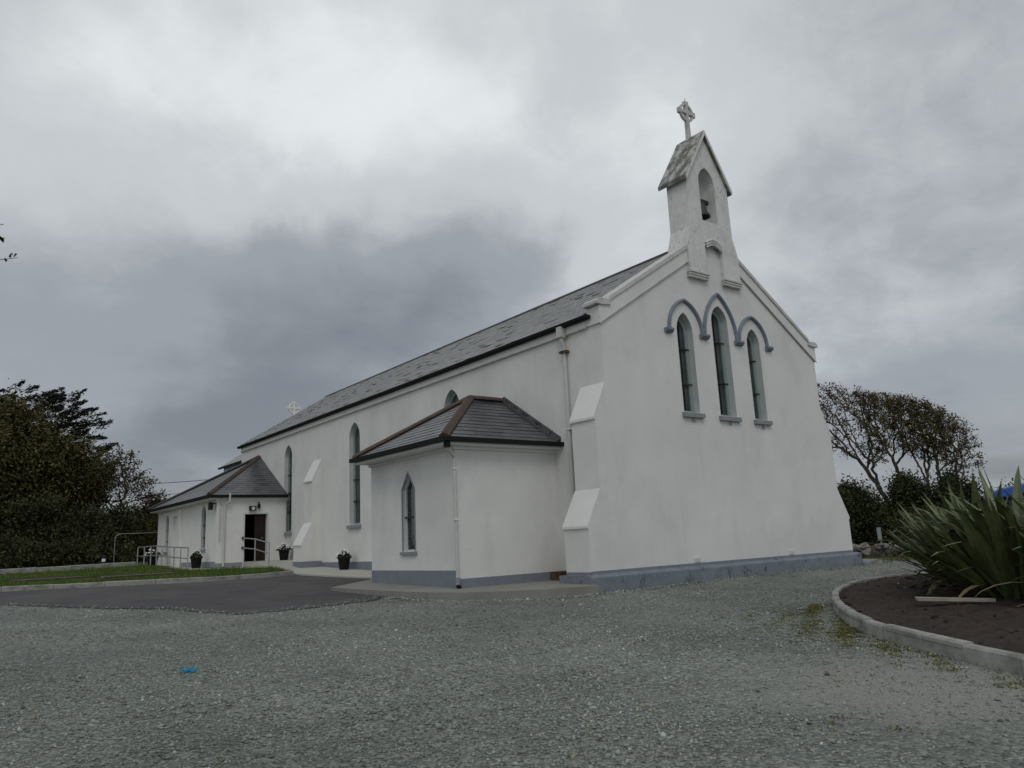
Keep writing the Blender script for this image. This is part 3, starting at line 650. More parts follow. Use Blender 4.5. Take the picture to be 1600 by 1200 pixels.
bl = MB().lathe([(.02, 10.62), (.09, 10.61), (.14, 10.54), (.165, 10.40), (.19, 10.28), (.25, 10.17), (.26, 10.13), (.22, 10.13)], BC, .18).build('bell', 'bell_bronze', bell_c, smooth=True)
MB().box(BC-.37, BC+.37, .13, .23, 10.62, 10.72).build('bell_yoke', 'bar_iron', bell_c)

# ---- downpipe on nave wall
dp = MB().box(-.24, -.06, 1.26, 1.44, 6.02, 6.30).build('downpipe', 'pipe_white', church)
MB().tube([(-.15, 1.35, 6.04), (-.15, 1.35, 5.92), (-.07, 1.35, 5.72), (-.07, 1.35, -.2)], .05, 10).build('pipe', 'pipe_white', dp)
MB().box(-.15, -.005, 1.22, 1.48, 5.60, 5.66).build('pipe_bracket', 'rust_brown', dp)
MB().box(-.13, -.005, 1.24, 1.46, 3.55, 3.59).build('pipe_bracket', 'white_plain', dp)

# ---- near annex
AX, AY0, AY1, AZ = -3.2, 2.03, 6.37, 3.12
AWN = (4.28, .66, 2.24, 2.66, .315)
m = MB()
m.wall((AX, 0, 0), (0, 1, 0), (0, 0, 1), (1, 0, 0), [(AY0, -.5), (AY1, -.5), (AY1, AZ), (AY0, AZ)], [lancet(*AWN[:4], AWN[4], straight=True)], .12, reveal=False)
m.wall((0, AY0, 0), (1, 0, 0), (0, 0, 1), (0, 1, 0), [(AX, -.5), (-.001, -.5), (-.001, AZ), (AX, AZ)]); m.wall((0, AY1, 0), (1, 0, 0), (0, 0, 1), (0, -1, 0), [(AX, -.5), (-.001, -.5), (-.001, AZ), (AX, AZ)])
m.build('annex_wall', 'white_render', church)
# surround + window
fr = lancet_window('annex_window', (AX, 0, 0), (0, 1, 0), (1, 0, 0), *AWN, .12, .055, 'frame_white', 'glass_dark', [1.52], straight=True, sill_out=.06, sill_h=.10)
so_, si_ = lancet(AWN[0], AWN[1], AWN[2]+.015, AWN[3]+.05, AWN[4]+.035, straight=True), lancet(AWN[0], AWN[1], AWN[2], AWN[3]-.005, AWN[4]-.005, straight=True)
m = MB()
for i in range(1, 5):
    j = (i+1) % 5
    m.prism([(AX+.01, so_[i][0], so_[i][1]), (AX+.01, so_[j][0], so_[j][1]), (AX+.01, si_[j][0], si_[j][1]), (AX+.01, si_[i][0], si_[i][1])], (-.025, 0, 0))
m.build('window_surround', 'frame_grey', fr)
MB().prism([(AX-.007, AY0, -.4), (AX-.007, AY1+.005, -.4), (AX-.007, AY1+.005, .172), (AX-.007, AY0, .172)], (.01, 0, 0)).build('annex_plinth', 'blue_paint', church)
MB().box(AX-.004, -.002, AY0-.007, AY0+.003, -.4, -.022).build('annex_plinth', 'blue_paint', church)
EX, EY0, EY1, EZ = -3.66, 1.75, 6.55, 3.27
MB().box(EX+.03, -.001, EY0+.03, EY1-.03, 3.10, 3.15).box(EX+.05, -.002, EY0+.05, EY1-.05, 3.15, 3.21).box(AX-.06, -.003, AY0-.06, AY1+.06, 3.02, 3.10).build('annex_soffit', 'white_plain', church)
AR = (-1.22, 4.18, 4.78); ARN = (0, 4.18, 4.78)
m = MB(); c1, c2, c3, c4 = (EX, EY0, EZ-.03), (EX, EY1, EZ-.03), (0, EY0, EZ-.03), (0, EY1, EZ-.03)
ap, rn = (AR[0], AR[1], AR[2]-.03), (0, AR[1], AR[2]-.03)
m.poly([c1, c2, ap]); m.poly([c1, c3, rn, ap]); m.poly([c2, c4, rn, ap])
aroof = m.build('annex_roof', 'roof_underlay', church)
n1 = slates([(EX, EY1, EZ), (EX, EY0, EZ), AR], .42, .235, 'slate_annex', aroof, True, 11, .014)
n2 = slates([(EX, EY0, EZ), (0, EY0, EZ), ARN, AR], .42, .235, 'slate_annex', aroof, True, 12, .014)
slates([(EX, EY1, EZ), (0, EY1, EZ), ARN, AR], .42, .235, 'slate_annex', aroof, False, 13, .014)
def hip_tiles(P, Q, parent, n, mat='terracotta', w=.13, h=.075):
    P, Q = Vector(P), Vector(Q)
    for i in range(n):
        a, b_ = P+(Q-P)*(i/n), P+(Q-P)*((i+1)/n); d = (b_-a).normalized(); s = d.cross(Vector((0, 0, 1))).normalized(); up = s.cross(d); a = a+d*.004; b_ = b_-d*.004; lift = up*.012*(1 if i % 2 else .8)
        prof = [s*-w-up*.045, s*-w*.95-up*.01, up*h, s*w*.95-up*.01, s*w-up*.045]
        MB().prism([a+q+lift for q in prof], b_-a).build('hip_tile', mat, parent)
hip_tiles((EX, EY0, EZ+.03), (AR[0], AR[1], AR[2]+.03), aroof, 9)
hip_tiles((EX, EY1, EZ+.03), (AR[0], AR[1], AR[2]+.03), aroof, 9)
hip_tiles((AR[0], AR[1], AR[2]+.03), (0, AR[1], AR[2]+.03), aroof, 3)
# lead flashing with moss against the nave
MB().prism([(-.16, EY0+.02, EZ+.03), (-.002, EY0+.02, EZ+.06), (-.002, EY0+.02, EZ+.16)], (0, AR[1]-EY0-.02, AR[2]-EZ)).build('flashing', 'ridge_dark', aroof)
mm = MB()
for i in range(60):
    t = random.random()**.8; y = EY0+(AR[1]-EY0)*t; z = EZ+.12+(AR[2]-EZ)*t; x = -random.uniform(.0, .12); h = random.uniform(.0, .07)
    mm.poly([(x-.03, y, z-.05), (x+.03, y+.02, z-.05), (x+random.uniform(-.05, .05), y+random.uniform(-.05, .05), z+h)])
tag(mm.build('moss', 'leaf_under', aroof, tint=True), kind='stuff')
MB().prism([(EX-.09, EY0-.1, EZ-.10), (EX-.09, EY0-.1, EZ+.005), (EX+.03, EY0-.1, EZ-.01), (EX+.03, EY0-.1, EZ-.10)], (0, EY1-EY0+.2, 0)).build('annex_gutter', 'gutter_black', church)
MB().prism([(EX+.031, EY0-.1, EZ-.098), (EX+.031, EY0-.1, EZ+.003), (EX+.031, EY0+.03, EZ-.012), (EX+.031, EY0+.03, EZ-.098)], (-EX-.03, 0, 0)).build('annex_gutter', 'gutter_black', church)
dp = MB().tube([(AX-.30, AY0-.22, 3.14), (AX-.28, AY0-.20, 2.98), (AX-.05, AY0-.06, 2.80), (AX-.045, AY0-.055, -.19)], .042, 10).build('annex_downpipe', 'pipe_white', church)
MB().box(EX+.02, EX+.14, EY0-.06, EY0+.06, 3.02, 3.16).build('gutter_outlet', 'gutter_black', dp)
MB().tube([(AX-.045, AY0-.055, .02), (AX-.045, AY0-.055, -.10)], .058, 10).build('pipe_collar', 'frame_grey', dp)
MB().tube([(AX-.045, AY0-.055, -.17), (AX-.06, AY0-.14, -.215)], .052, 10).build('pipe_shoe', 'gutter_black', dp)
for z in (1.35, 2.55): MB().box(AX-.10, AX+.0, AY0-.11, AY0+.0, z-.02, z+.02).build('pipe_bracket', 'white_plain', dp)
# rust-stained block in the corner by the buttress
MB().box(-.42, -.01, 1.62, 2.02, -.4, -.02).box(-.30, -.01, 1.45, 1.62, -.4, -.10).build('corner_block', 'rust_brown', church)

# ---- porch
PX, PY0, PY1, PZ = -3.1, 21.1, 31.4, 3.2
DX0, DX1, DZ = -1.87, -.86, .45
PW = [(23.0, 1.10, 2.60, 3.0, .34), (29.45, 1.10, 2.55, 2.95, .30)]
m = MB()
m.wall((PX, 0, 0), (0, 1, 0), (0, 0, 1), (1, 0, 0), [(PY0, -.3), (PY1, -.3), (PY1, PZ), (PY0, PZ)], [lancet(*g, straight=False) for g in PW]+[[(27.1, .35), (28.4, .35), (28.4, 2.78), (27.1, 2.78)]], .14, reveal=False)
m.wall((0, PY0, 0), (1, 0, 0), (0, 0, 1), (0, 1, 0), [(PX, -.3), (-.001, -.3), (-.001, PZ), (PX, PZ)], [[(DX0, DZ), (DX1, DZ), (DX1, DZ+2.06), (DX0, DZ+2.06)]], .28)
m.wall((0, PY1, 0), (1, 0, 0), (0, 0, 1), (0, -1, 0), [(PX, -.3), (-.001, -.3), (-.001, PZ), (PX, PZ)])
m.build('porch_wall', 'white_plain', church)
for g in PW: lancet_window('porch_window', (PX, 0, 0), (0, 1, 0), (1, 0, 0), *g, .14, .08, 'frame_green', 'glass_porch', [1.6, 2.15], sill_out=.05)
MB().box(PX+.12, PX+.16, 27.08, 28.42, .3, 2.8).box(PX+.001, PX+.12, 28.401, 28.42, .3, 2.8).box(PX+.001, PX+.12, 27.08, 27.099, .3, 2.8).box(PX+.001, PX+.12, 27.1, 28.4, 2.781, 2.80).build('porch_side_door', 'white_plain', church)
MB().box(PX-.10, PX-.002, 26.55, 27.06, .1, 3.1).build('porch_pier', 'white_plain', church)
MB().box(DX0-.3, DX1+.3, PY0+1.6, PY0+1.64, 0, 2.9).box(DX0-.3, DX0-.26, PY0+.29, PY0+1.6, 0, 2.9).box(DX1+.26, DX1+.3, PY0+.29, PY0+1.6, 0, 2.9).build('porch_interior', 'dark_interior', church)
door = MB().box(DX0+.50, DX1, PY0+.22, PY0+.26, DZ, DZ+2.06).build('porch_door', 'door_wood', church)
for k in range(3): MB().box(DX0+.52+k*.162, DX0+.52+(k+1)*.162-.012, PY0+.205, PY0+.218, DZ+.04, DZ+2.0).build('plank', 'door_wood', door)
MB().tube([(DX1-.12, PY0+.19, DZ+1.0), (DX1-.12, PY0+.16, DZ+1.0), (DX1-.22, PY0+.16, DZ+1.0)], .012, 6).build('handle', 'steel', door)
MB().box(DX0-.07, DX0-.003, PY0-.012, PY0+.05, DZ, DZ+2.12).box(DX1+.003, DX1+.07, PY0-.012, PY0+.05, DZ, DZ+2.12).box(DX0, DX1, PY0-.012, PY0+.05, DZ+2.063, DZ+2.12).build('door_frame', 'frame_white', church)
MB().box(PX-.006, PX+.003, PY0, 27.0, -.2, .52).build('porch_plinth', 'frame_grey', church)
MB().box(PX-.004, DX0-.08, PY0-.007, PY0+.003, -.2, .44).build('porch_plinth', 'frame_grey', church)
PEX, PEY0, PEY1, PEZ = -3.5, 20.93, 31.75, 3.36
PA = (0, 24.65, 5.50)
MB().box(PEX+.03, -.001, PEY0+.03, PEY1-.03, 3.16, 3.22).box(PX-.05, -.002, PY0-.05, PY1+.05, 3.08, 3.16).build('porch_soffit', 'white_plain', church)
m = MB(); d_ = Vector((0, 0, -.03)); c1, c2, c3, c4, pa = [Vector(p)+d_ for p in ((PEX, PEY0, PEZ), (PEX, PEY1, PEZ), (0, PEY0, PEZ), (0, PEY1, PEZ), PA)]
m.poly([c1, c2, pa]); m.poly([c1, c3, pa]); m.poly([c2, c4, pa]); proof = m.build('porch_roof', 'roof_underlay', church)
n3 = slates([(PEX, PEY0, PEZ), (0, PEY0, PEZ), PA], .42, .235, 'slate_annex', proof, True, 21, .014)
slates([(PEX, PEY1, PEZ), (PEX, PEY0, PEZ), PA], .42, .235, 'slate_annex', proof, False, 22, .014)
slates([(PEX, PEY1, PEZ), (0, PEY1, PEZ), PA], .42, .235, 'slate_annex', proof, False, 23, .014)
hip_tiles((PEX, PEY0, PEZ+.03), (PA[0]-.06, PA[1], PA[2]+.02), proof, 12, w=.11)
hip_tiles((PEX, PEY1, PEZ+.03), (PA[0]-.06, PA[1], PA[2]+.02), proof, 16, w=.10, mat='ridge_dark')
MB().box(PEX-.07, PEX+.03, PEY0-.08, PEY1+.08, PEZ-.14, PEZ-.01).build('porch_gutter', 'gutter_black', church)
MB().box(PEX+.031, -.004, PEY0-.08, PEY0+.03, PEZ-.138, PEZ-.012).build('porch_gutter', 'gutter_black', church)
dp = MB().tube([(-2.62, PEY0-.06, 3.42), (-2.62, PEY0-.06, 3.05), (-2.78, PY0-.06, 2.88), (-2.78, PY0-.06, .30)], .05, 8).build('porch_downpipe', 'pipe_white', church)
dp = MB().tube([(-2.92, PEY0-.02, 3.18), (-2.94, PY0-.02, 2.9), (-2.98, PY0-.06, 2.75), (-2.98, PY0-.06, 1.4)], .03, 8).build('porch_downpipe', 'pipe_white', church)
fl = MB().box(-1.72, -1.42, PY0-.16, PY0-.05, 2.66, 2.86).build('floodlight', 'bollard_black', church)
MB().lathe([(.0, 0), (.07, 0), (.085, .02)], 0, 0).build('lens', 'lamp_lens', fl).matrix_local = Matrix.Translation((-1.57, PY0-.165, 2.76)) @ Matrix.Rotation(math.pi/2, 4, 'X')
MB().box(-1.60, -1.54, PY0-.06, PY0-.001, 2.72, 2.80).build('bracket', 'bar_iron', fl)
wl_ = MB().tube([(-1.30, PY0-.003, 3.02), (-1.30, PY0-.12, 3.04), (-1.30, PY0-.12, 2.96)], .02, 6).build('wall_lantern', 'bar_iron', church)
MB().lathe([(.02, 2.97), (.07, 2.93), (.075, 2.80), (.04, 2.74), (.0, 2.73)], -1.30, PY0-.12, 10).build('lantern_shade', 'bollard_black', wl_)
al = MB().box(PX-.30, PX-.14, PY0+.05, PY0+.22, 2.72, 3.05).build('security_camera', 'bollard_black', church)
MB().box(PX-.15, PX-.002, PY0+.10, PY0+.16, 2.96, 3.02).build('bracket', 'bar_iron', al)
print('slates', n1, n2, n3)

# ================================================================== street furniture and small things
def railing(name, label, pts, zbase, hgt, mat='steel', mid=.42, wall=None, r=.024):
    """pts: list of (x, y, zbase) posts; two rails."""
    root = empty(name, pts[0], label, 'railing'); o = Vector(pts[0])
    tops = []
    for p in pts:
        p = Vector(p)-o; MB().tube([p-Vector((0, 0, .03)), p+Vector((0, 0, hgt))], r, 8).build('post', mat, root)
        MB().lathe([(0, .012), (.06, .012), (.06, -.02)], p.x, p.y, 10).build('base_flange', mat, root).location.z = p.z
        tops.append(p+Vector((0, 0, hgt)))
    if wall: tops = [Vector(wall)-o]+tops
    MB().tube(tops, r*1.05, 8).build('handrail', mat, root)
    MB().tube([t-Vector((0, 0, mid)) for t in tops], r*.95, 8).build('mid_rail', mat, root)
    if wall:
        for dz in (0, -mid): MB().tube([tops[0]+Vector((0, .02, dz)), tops[0]+Vector((0, -.03, dz))], .06, 10).build('wall_flange', 'bar_iron', root)
    return root
def apz(y): return .12+.036*(min(y, 25)-18)
ry = [19.35, 20.45, 21.5, 22.55, 23.55, 24.5, 25.6, 26.9, 28.3]
railing('handrail_fence', 'long grey tubular railing with nine posts along the path by the lawn', [(-4.68, y, apz(y)) for y in ry], 0, .96)
railing('ramp_handrail', 'short bent grey handrail standing in front of the dark porch door', [(-1.86, 19.75, .43), (-1.86, 18.07, .22)], 0, .96, wall=(-1.95, 21.06, 1.47))
hp = empty('pipe_hoop', (-5.0, 32.0, .5), 'tall thin grey pipe hoop standing left of the far porch corner', 'gate')
MB().tube([(-.05, 0, 0), (-.05, 0, 1.42), (.02, 0, 1.56), (.16, 0, 1.62), (2.4, .05, 1.66), (2.5, .05, 1.56), (2.55, .05, 0)], .013, 8).build('frame_tube', 'steel', hp)
bo_ = empty('bollard', (-6.28, 27.6, gz(27.6)-.02), 'small black bollard light with a white band at the back of the lawn', 'bollard')
MB().lathe([(.085, 0), (.085, .38)], 0, 0, 12).build('post', 'bollard_black', bo_); MB().lathe([(.083, .38), (.083, .52)], 0, 0, 12).build('white_band', 'petal_white', bo_)
MB().lathe([(.088, .52), (.088, .62), (.06, .66), (0, .67)], 0, 0, 12).build('cap', 'bollard_black', bo_)
set_tint(bo_.children[1].data, np.ones(len(bo_.children[1].data.vertices)))

def flower_pot(loc, label, scale=1.0, spread=.26, white=30, seed=1, up=.25):
    r = random.Random(seed); root = empty('flower_pot', loc, label, 'flower pot', 'black flower pots round the church')
    root.scale = (scale,)*3
    MB().lathe([(0, .01), (.14, .0), (.16, .03), (.205, .36), (.225, .36), (.225, .42), (.20, .42), (.19, .38), (0, .38)], 0, 0, 16).build('pot', 'pot_black', root)
    m = MB()
    for i in range(170):
        a, b_, d = r.uniform(0, 6.28), r.random()**.5, r.uniform(-.4, 1)
        p = Vector((math.cos(a)*b_*spread, math.sin(a)*b_*spread, .40+up*(1-b_*b_)*r.uniform(.3, 1))); s = .035
        q = Vector((r.uniform(-1, 1), r.uniform(-1, 1), r.uniform(-.3, 1))).normalized()*s*1.6; w = q.cross(Vector((r.uniform(-1, 1), r.uniform(-1, 1), .3))).normalized()*s*.6
        m.poly([p-q, p+w, p+q, p-w])
    m.build('foliage', 'leaf_pot', root)
    m = MB()
    for i in range(white):
        a, b_ = r.uniform(0, 6.28), r.random()**.5
        p = Vector((math.cos(a)*b_*spread*1.08, math.sin(a)*b_*spread*1.08, .44+up*(1.05-b_*b_)*r.uniform(.6, 1.05))); s = r.uniform(.030, .050)
        n = Vector((r.uniform(-.7, .7)-.4, r.uniform(-.7, .7)-.6, 1)).normalized(); u = n.cross(Vector((0, 0, 1))).normalized() if abs(n.z) < .99 else Vector((1, 0, 0)); v = n.cross(u); k = 7
        ring = [p+(u*math.cos(6.283*j/k)+v*math.sin(6.283*j/k))*s*(1 if j % 2 else .75) for j in range(k)]
        m.poly(ring, r.uniform(.8, 1.0)); 
        m.poly([p-Vector((.004, 0, 0)), p+Vector((.004, 0, 0)), Vector((p.x*.5, p.y*.5, .38))], .08)
    m.build('blossoms', 'petal_white', root, tint=True)
flower_pot((-.40, 20.25, .435), 'black pot of full white flowers beside the open porch door', 1.1, .30, 44, 1, .22)
flower_pot((-.42, 14.1, G0(14.1)+.055), 'black pot of sparse white flowers under the tall nave window', 1.12, .24, 22, 2, .24)
flower_pot((-3.55, 22.3, apz(22.3)-.003), 'black pot with few flowers at the near end of the grey railing', 1.15, .22, 10, 3, .24)
flower_pot((-3.85, 28.9, apz(25)-.003), 'black pot with white flowers behind the far railing posts', 1.25, .36, 26, 4, .28)
# ledger stones in the lawn
def ledger(loc, rot, sx, sy, label, mat, seed):
    root = empty('grave_ledger', loc, label, 'grave slab'); root.rotation_euler = (.03, 0, rot)
    MB().box(-sx/2, sx/2, -sy/2, sy/2, -.05, .035).build('slab', mat, root)
    for s in (-1, 1): MB().box(-sx/2-.08, sx/2+.08, s*sy/2+(-.0 if s > 0 else -.09), s*sy/2+(.09 if s > 0 else 0), -.05, .06).build('rim', 'slab_brown', root)
    return root
ledger((-9.5, 18.0, G0(18.0)+.14), .35, 2.2, 1.2, 'sunken brown grave slab with pale rim on the left of the lawn', 'slab_brown', 1)
ledger((-6.9, 16.9, G0(16.9)+.14), .12, 2.5, .8, 'narrow dark grave slab in the middle of the lawn', 'stone_grey', 2)
for o in bpy.data.objects:
    if o.type == 'MESH' and 'tint' not in o.data.color_attributes and o.data.materials and o.data.materials[0] and o.data.materials[0].name in ('stone_grey', 'slate_nave', 'petal_white', 'leaf_under', 'slate_annex'): set_tint(o.data, np.ones(len(o.data.vertices)))
# low edging wall behind the lawn
lw = empty('low_wall', (-5.2, 26.0, .3), 'low pale concrete edging wall along the back of the lawn', 'wall')
px_, py_ = -5.2, 26.0; k = 0
pp = [(-5.2, 26.0), (-10.6, 24.75), (-18, 26.5), (-30, 29.5)]
for (x0, y0), (x1, y1) in zip(pp[:-1], pp[1:]):
    n = int(math.hypot(x1-x0, y1-y0)/1.2)
    for i in range(n):
        a, b_ = (x0+(x1-x0)*i/n-px_, y0+(y1-y0)*i/n-py_), (x0+(x1-x0)*(i+1)/n-px_, y0+(y1-y0)*(i+1)/n-py_)
        kerb_block('wall_block', b_, a, lambda x, y: G0(y+py_)+.17-.3+.16, .35, .30, 'kerb_concrete', lw)
# plank on the soil
pk = tag(MB().prism([(-1.12, -7.50, -.39), (-.92, -7.36, -.39), (-.74, -8.40, -.40), (-.80, -8.46, -.40)], (0, 0, .045)).build('timber_plank', 'timber_pale'), 'pale timber plank lying on the dark soil of the flower bed', 'plank')
# blue twine litter
m = MB(); r = random.Random(5)
for i in range(11):
    a = Vector((-10.64+r.uniform(-.06, .06), -3.61+r.uniform(-.04, .04), G0(-3.61)+.02)); pts = [a]
    for k in range(5): a = a+Vector((r.uniform(-.05, .04), r.uniform(-.03, .03), r.uniform(-.01, .018))); a.z = max(a.z, G0(-3.6)+.018); pts.append(a)
    m.tube(pts, .006, 5)
tag(m.build('plastic_litter', 'litter_blue'), 'tangled scrap of bright blue twine lying on the gravel', 'litter')
# painted boulder by the far plinth end
v = MB().lathe([(.0, .20), (.10, .19), (.17, .12), (.19, .03), (.15, -.06)], 0, 0, 10).build('boulder', 'blue_paint', None, smooth=True)
v.location = (10.55, -.36, -.46); v.scale = (.75, .65, .75); tag(v, 'blue grey rounded stone against the right end of the blue plinth', 'boulder')
# signpost
sg = empty('marker_post', (20.9, 4.4, -.48), 'thin pale marker post with narrow plate before the dark hedge', 'post')
MB().tube([(0, 0, -.1), (-.12, .05, 1.0)], .035, 8).build('post', 'timber_pale', sg); MB().box(-.30, -.05, -.03, .03, .55, 1.12).build('plate', 'frame_green', sg)
# blue tarpaulin on a trailer frame beyond the flax
tp = empty('covered_trailer', (24.7, -.5, -.38), 'bright blue tarpaulin cover showing above the flax at the right edge', 'tarpaulin')
m = MB(); nx_, ny_ = 12, 8
for i in range(nx_+1):
    for j in range(ny_+1):
        u, w = i/nx_, j/ny_; m.v.append(Vector((-.9+1.8*w, 1.3-3.6*u, 2.15+.42*math.sin(u*2.2)+.25*math.sin(w*math.pi)+.03*math.sin(9*u+5*w)-(.25 if j in (0, ny_) else 0)))); m.t.append(1)
for i in range(nx_):
    for j in range(ny_): a = i*(ny_+1)+j; m.f.append((a, a+1, a+ny_+2, a+ny_+1))
m.build('cover', 'tarp_blue', tp)
MB().box(-.8, .8, -2.2, 1.2, .55, 2.05).build('body', 'bollard_black', tp)
for y in (-1.2, .4):
    for x in (-.85, .85): MB().tube([(x-.09, y, .36), (x+.09, y, .36)], .36, 14).build('wheel', 'bollard_black', tp)
# overhead service cable to the chancel
def catenary(a, b_, sag, n=14): a, b_ = Vector(a), Vector(b_); return [a+(b_-a)*(i/n)-Vector((0, 0, sag*4*(i/n)*(1-i/n))) for i in range(n+1)]
tag(MB().tube(catenary((CX0-.02, 32.6, 5.2), (-9.0, 46, 6.2), .35), .018, 5).build('service_cable', 'cable'), 'upper dark cable sloping from the chancel to the trees on the left', 'cable')
tag(MB().tube(catenary((CX0-.02, 32.5, 4.55), (-9.0, 45, 5.6), .45), .014, 5).build('service_cable', 'cable'), 'lower dark cable passing behind the bare tree on the left', 'cable')

# ================================================================== vegetation
def leaf_cards(name, P, size, mat, parent, tint=(.6, 1.3), updir=None, aspect=.55, jitter=None):
    """Many small diamond leaves at points P."""
    n = len(P); a = rng.normal(size=(n, 3)); a /= np.linalg.norm(a, axis=1)[:, None]
    if updir is not None: a = a*(1-updir[3])+np.array(updir[:3])*updir[3]; a /= np.linalg.norm(a, axis=1)[:, None]
    c = np.cross(a, rng.normal(size=(n, 3))); c /= np.linalg.norm(c, axis=1)[:, None]
    s = (size*rng.uniform(.6, 1.35, n))[:, None]; nn = np.cross(a, c)*.22
    V = np.stack([P-a*s, P+c*s*aspect+nn*s, P+a*s, P-c*s*aspect+nn*s], 1).reshape(-1, 3)
    Fa = np.arange(4*n).reshape(n, 4); t = np.repeat(rng.uniform(tint[0], tint[1], n), 4)
    if jitter is not None: t = t*np.repeat(jitter, 4)
    o = meshobj(name, V, Fa, mat, parent, tint=t); return o
def clumpy(centre, rad, nclump, per, spread, hole=.35, flat=1.0, top=0.0):
    """Points in clumps spread over an ellipsoid's outer volume."""
    d = rng.normal(size=(nclump, 3)); d /= np.linalg.norm(d, axis=1)[:, None]
    rr = rng.uniform(hole, 1.0, nclump)**.6; C = d*rr[:, None]*np.array(rad)
    C[:, 2] = np.where(C[:, 2] < 0, C[:, 2]*(1-top), C[:, 2])
    s = spread*rng.uniform(.6, 1.4, nclump)
    P = C[:, None, :]+rng.normal(size=(nclump, per, 3))*s[:, None, None]*np.array([1, 1, flat]); br = np.repeat(rng.uniform(.65, 1.35, nclump), per)
    return (P.reshape(-1, 3)+np.array(centre)), br, C+np.array(centre)
def colonize(base, trunk, attr, step=.3, kill=.55, infl=3.0, iters=70, bias=(0, 0, 0), bw=.0, wiggle=.15):
    """Space colonisation: grow branches from a trunk polyline towards attractor points."""
    nodes = [np.array(p, float) for p in trunk]; par = [-1]+list(range(len(trunk)-1)); A = np.array(attr, float); bias = np.array(bias, float)
    nd = np.full(len(A), 1e9); ni = np.zeros(len(A), int); alive = np.ones(len(A), bool)
    def upd(start):
        for k in range(start, len(nodes)):
            d = np.linalg.norm(A-nodes[k], axis=1); b_ = d < nd; nd[b_] = d[b_]; ni[b_] = k
    upd(0)
    for it in range(iters):
        alive &= nd > kill
        act = alive & (nd < infl)
        if not act.any():
            if not alive.any(): break
            act = alive & (nd <= nd[alive].min()+.5)
        start = len(nodes); used = {}
        for k in np.unique(ni[act]):
            s = act & (ni == k); v = A[s]-nodes[k]; v /= np.linalg.norm(v, axis=1)[:, None]+1e-9; d = v.mean(0)+bias*bw+rng.normal(0, wiggle, 3); d /= np.linalg.norm(d)+1e-9
            nodes.append(nodes[k]+d*step*rng.uniform(.8, 1.2)); par.append(int(k))
        upd(start)
        if len(nodes) > 4000: break
    return np.array(nodes), np.array(par)
def branch_mesh(name, nodes, par, mat, parent, tip=.011, expo=2.3, rmax=None, sides=5):
    n = len(nodes); r = np.zeros(n); kids = [[] for _ in range(n)]
    for i in range(1, n): kids[par[i]].append(i)
    for i in range(n-1, -1, -1): r[i] = tip if not kids[i] else sum(r[k]**expo for k in kids[i])**(1/expo)
    if rmax: r = np.minimum(r*min(1.0, 1.0), rmax) if r[0] < rmax else np.minimum(r, tip+(r-tip)*(rmax/r[0]))
    V = []; Fa = []
    for i in range(1, n):
        p, q = nodes[par[i]], nodes[i]; d = q-p; L_ = np.linalg.norm(d)
        if L_ < 1e-5: continue
        d = d/L_; a = np.cross(d, [.3, .2, 1] if abs(d[2]) < .9 else [1, 0, .2]); a /= np.linalg.norm(a); c = np.cross(d, a); r0 = min(r[par[i]], r[i]*1.35); r1 = r[i]; b0 = len(V)
        for (pt, rr) in ((p-d*rr_ if (rr_ := min(.02, r0*.3)) else p, r0), (q, r1)):
            for k in range(sides): th = 2*math.pi*k/sides; V.append(pt+rr*(math.cos(th)*a+math.sin(th)*c))
        for k in range(sides): k2 = (k+1) % sides; Fa.append((b0+k, b0+k2, b0+sides+k2, b0+sides+k))
    return meshobj(name, np.array(V), np.array(Fa), mat, parent, smooth=True), r, kids
def tree(name, loc, label, group=None):
    return empty(name, loc, label, 'tree', group)
def local(P, o): return np.asarray(P)-np.array(o)

# --- left: dense wood of individual trees
LT = 'trees on the left of the church'
def dense_tree(name, base, label, centre, rad, nclump, per, spread, size, mat, seed, tint=(.5, 1.35), limbs=7, group=LT, trunk_r=.28, updir=None, flat=1.0, hole=.35, cat='tree', top=.3):
    root = empty(name, base, label, cat, group); b_ = np.array(base)
    P, br, C = clumpy(centre, rad, nclump, per, spread, hole, flat, top)
    keep = P[:, 2] > b_[2]-.05; P, br = P[keep], br[keep]
    leaf_cards('crown', P-b_, size, mat, root, tint, updir, jitter=br)
    m = MB(); c0 = Vector(centre)-Vector(base); r_ = random.Random(seed)
    fork = Vector((c0.x*.4, c0.y*.4, max(.3, c0.z*.45)))
    m.tube([(0, 0, -.2), fork*.5+Vector((.08, .05, 0)), fork], [trunk_r*1.25, trunk_r, trunk_r*.8], 8)
    sel = C[rng.choice(len(C), min(limbs, len(C)), replace=False)]-b_
    for s in sel:
        s = Vector(s); mid = fork.lerp(s, .5)+Vector((r_.uniform(-.2, .2), r_.uniform(-.2, .2), .15)); m.tube([fork*.96, mid, s], [trunk_r*.5, trunk_r*.28, .02], 6)
    m.build('trunk', 'bark', root, smooth=True); return root
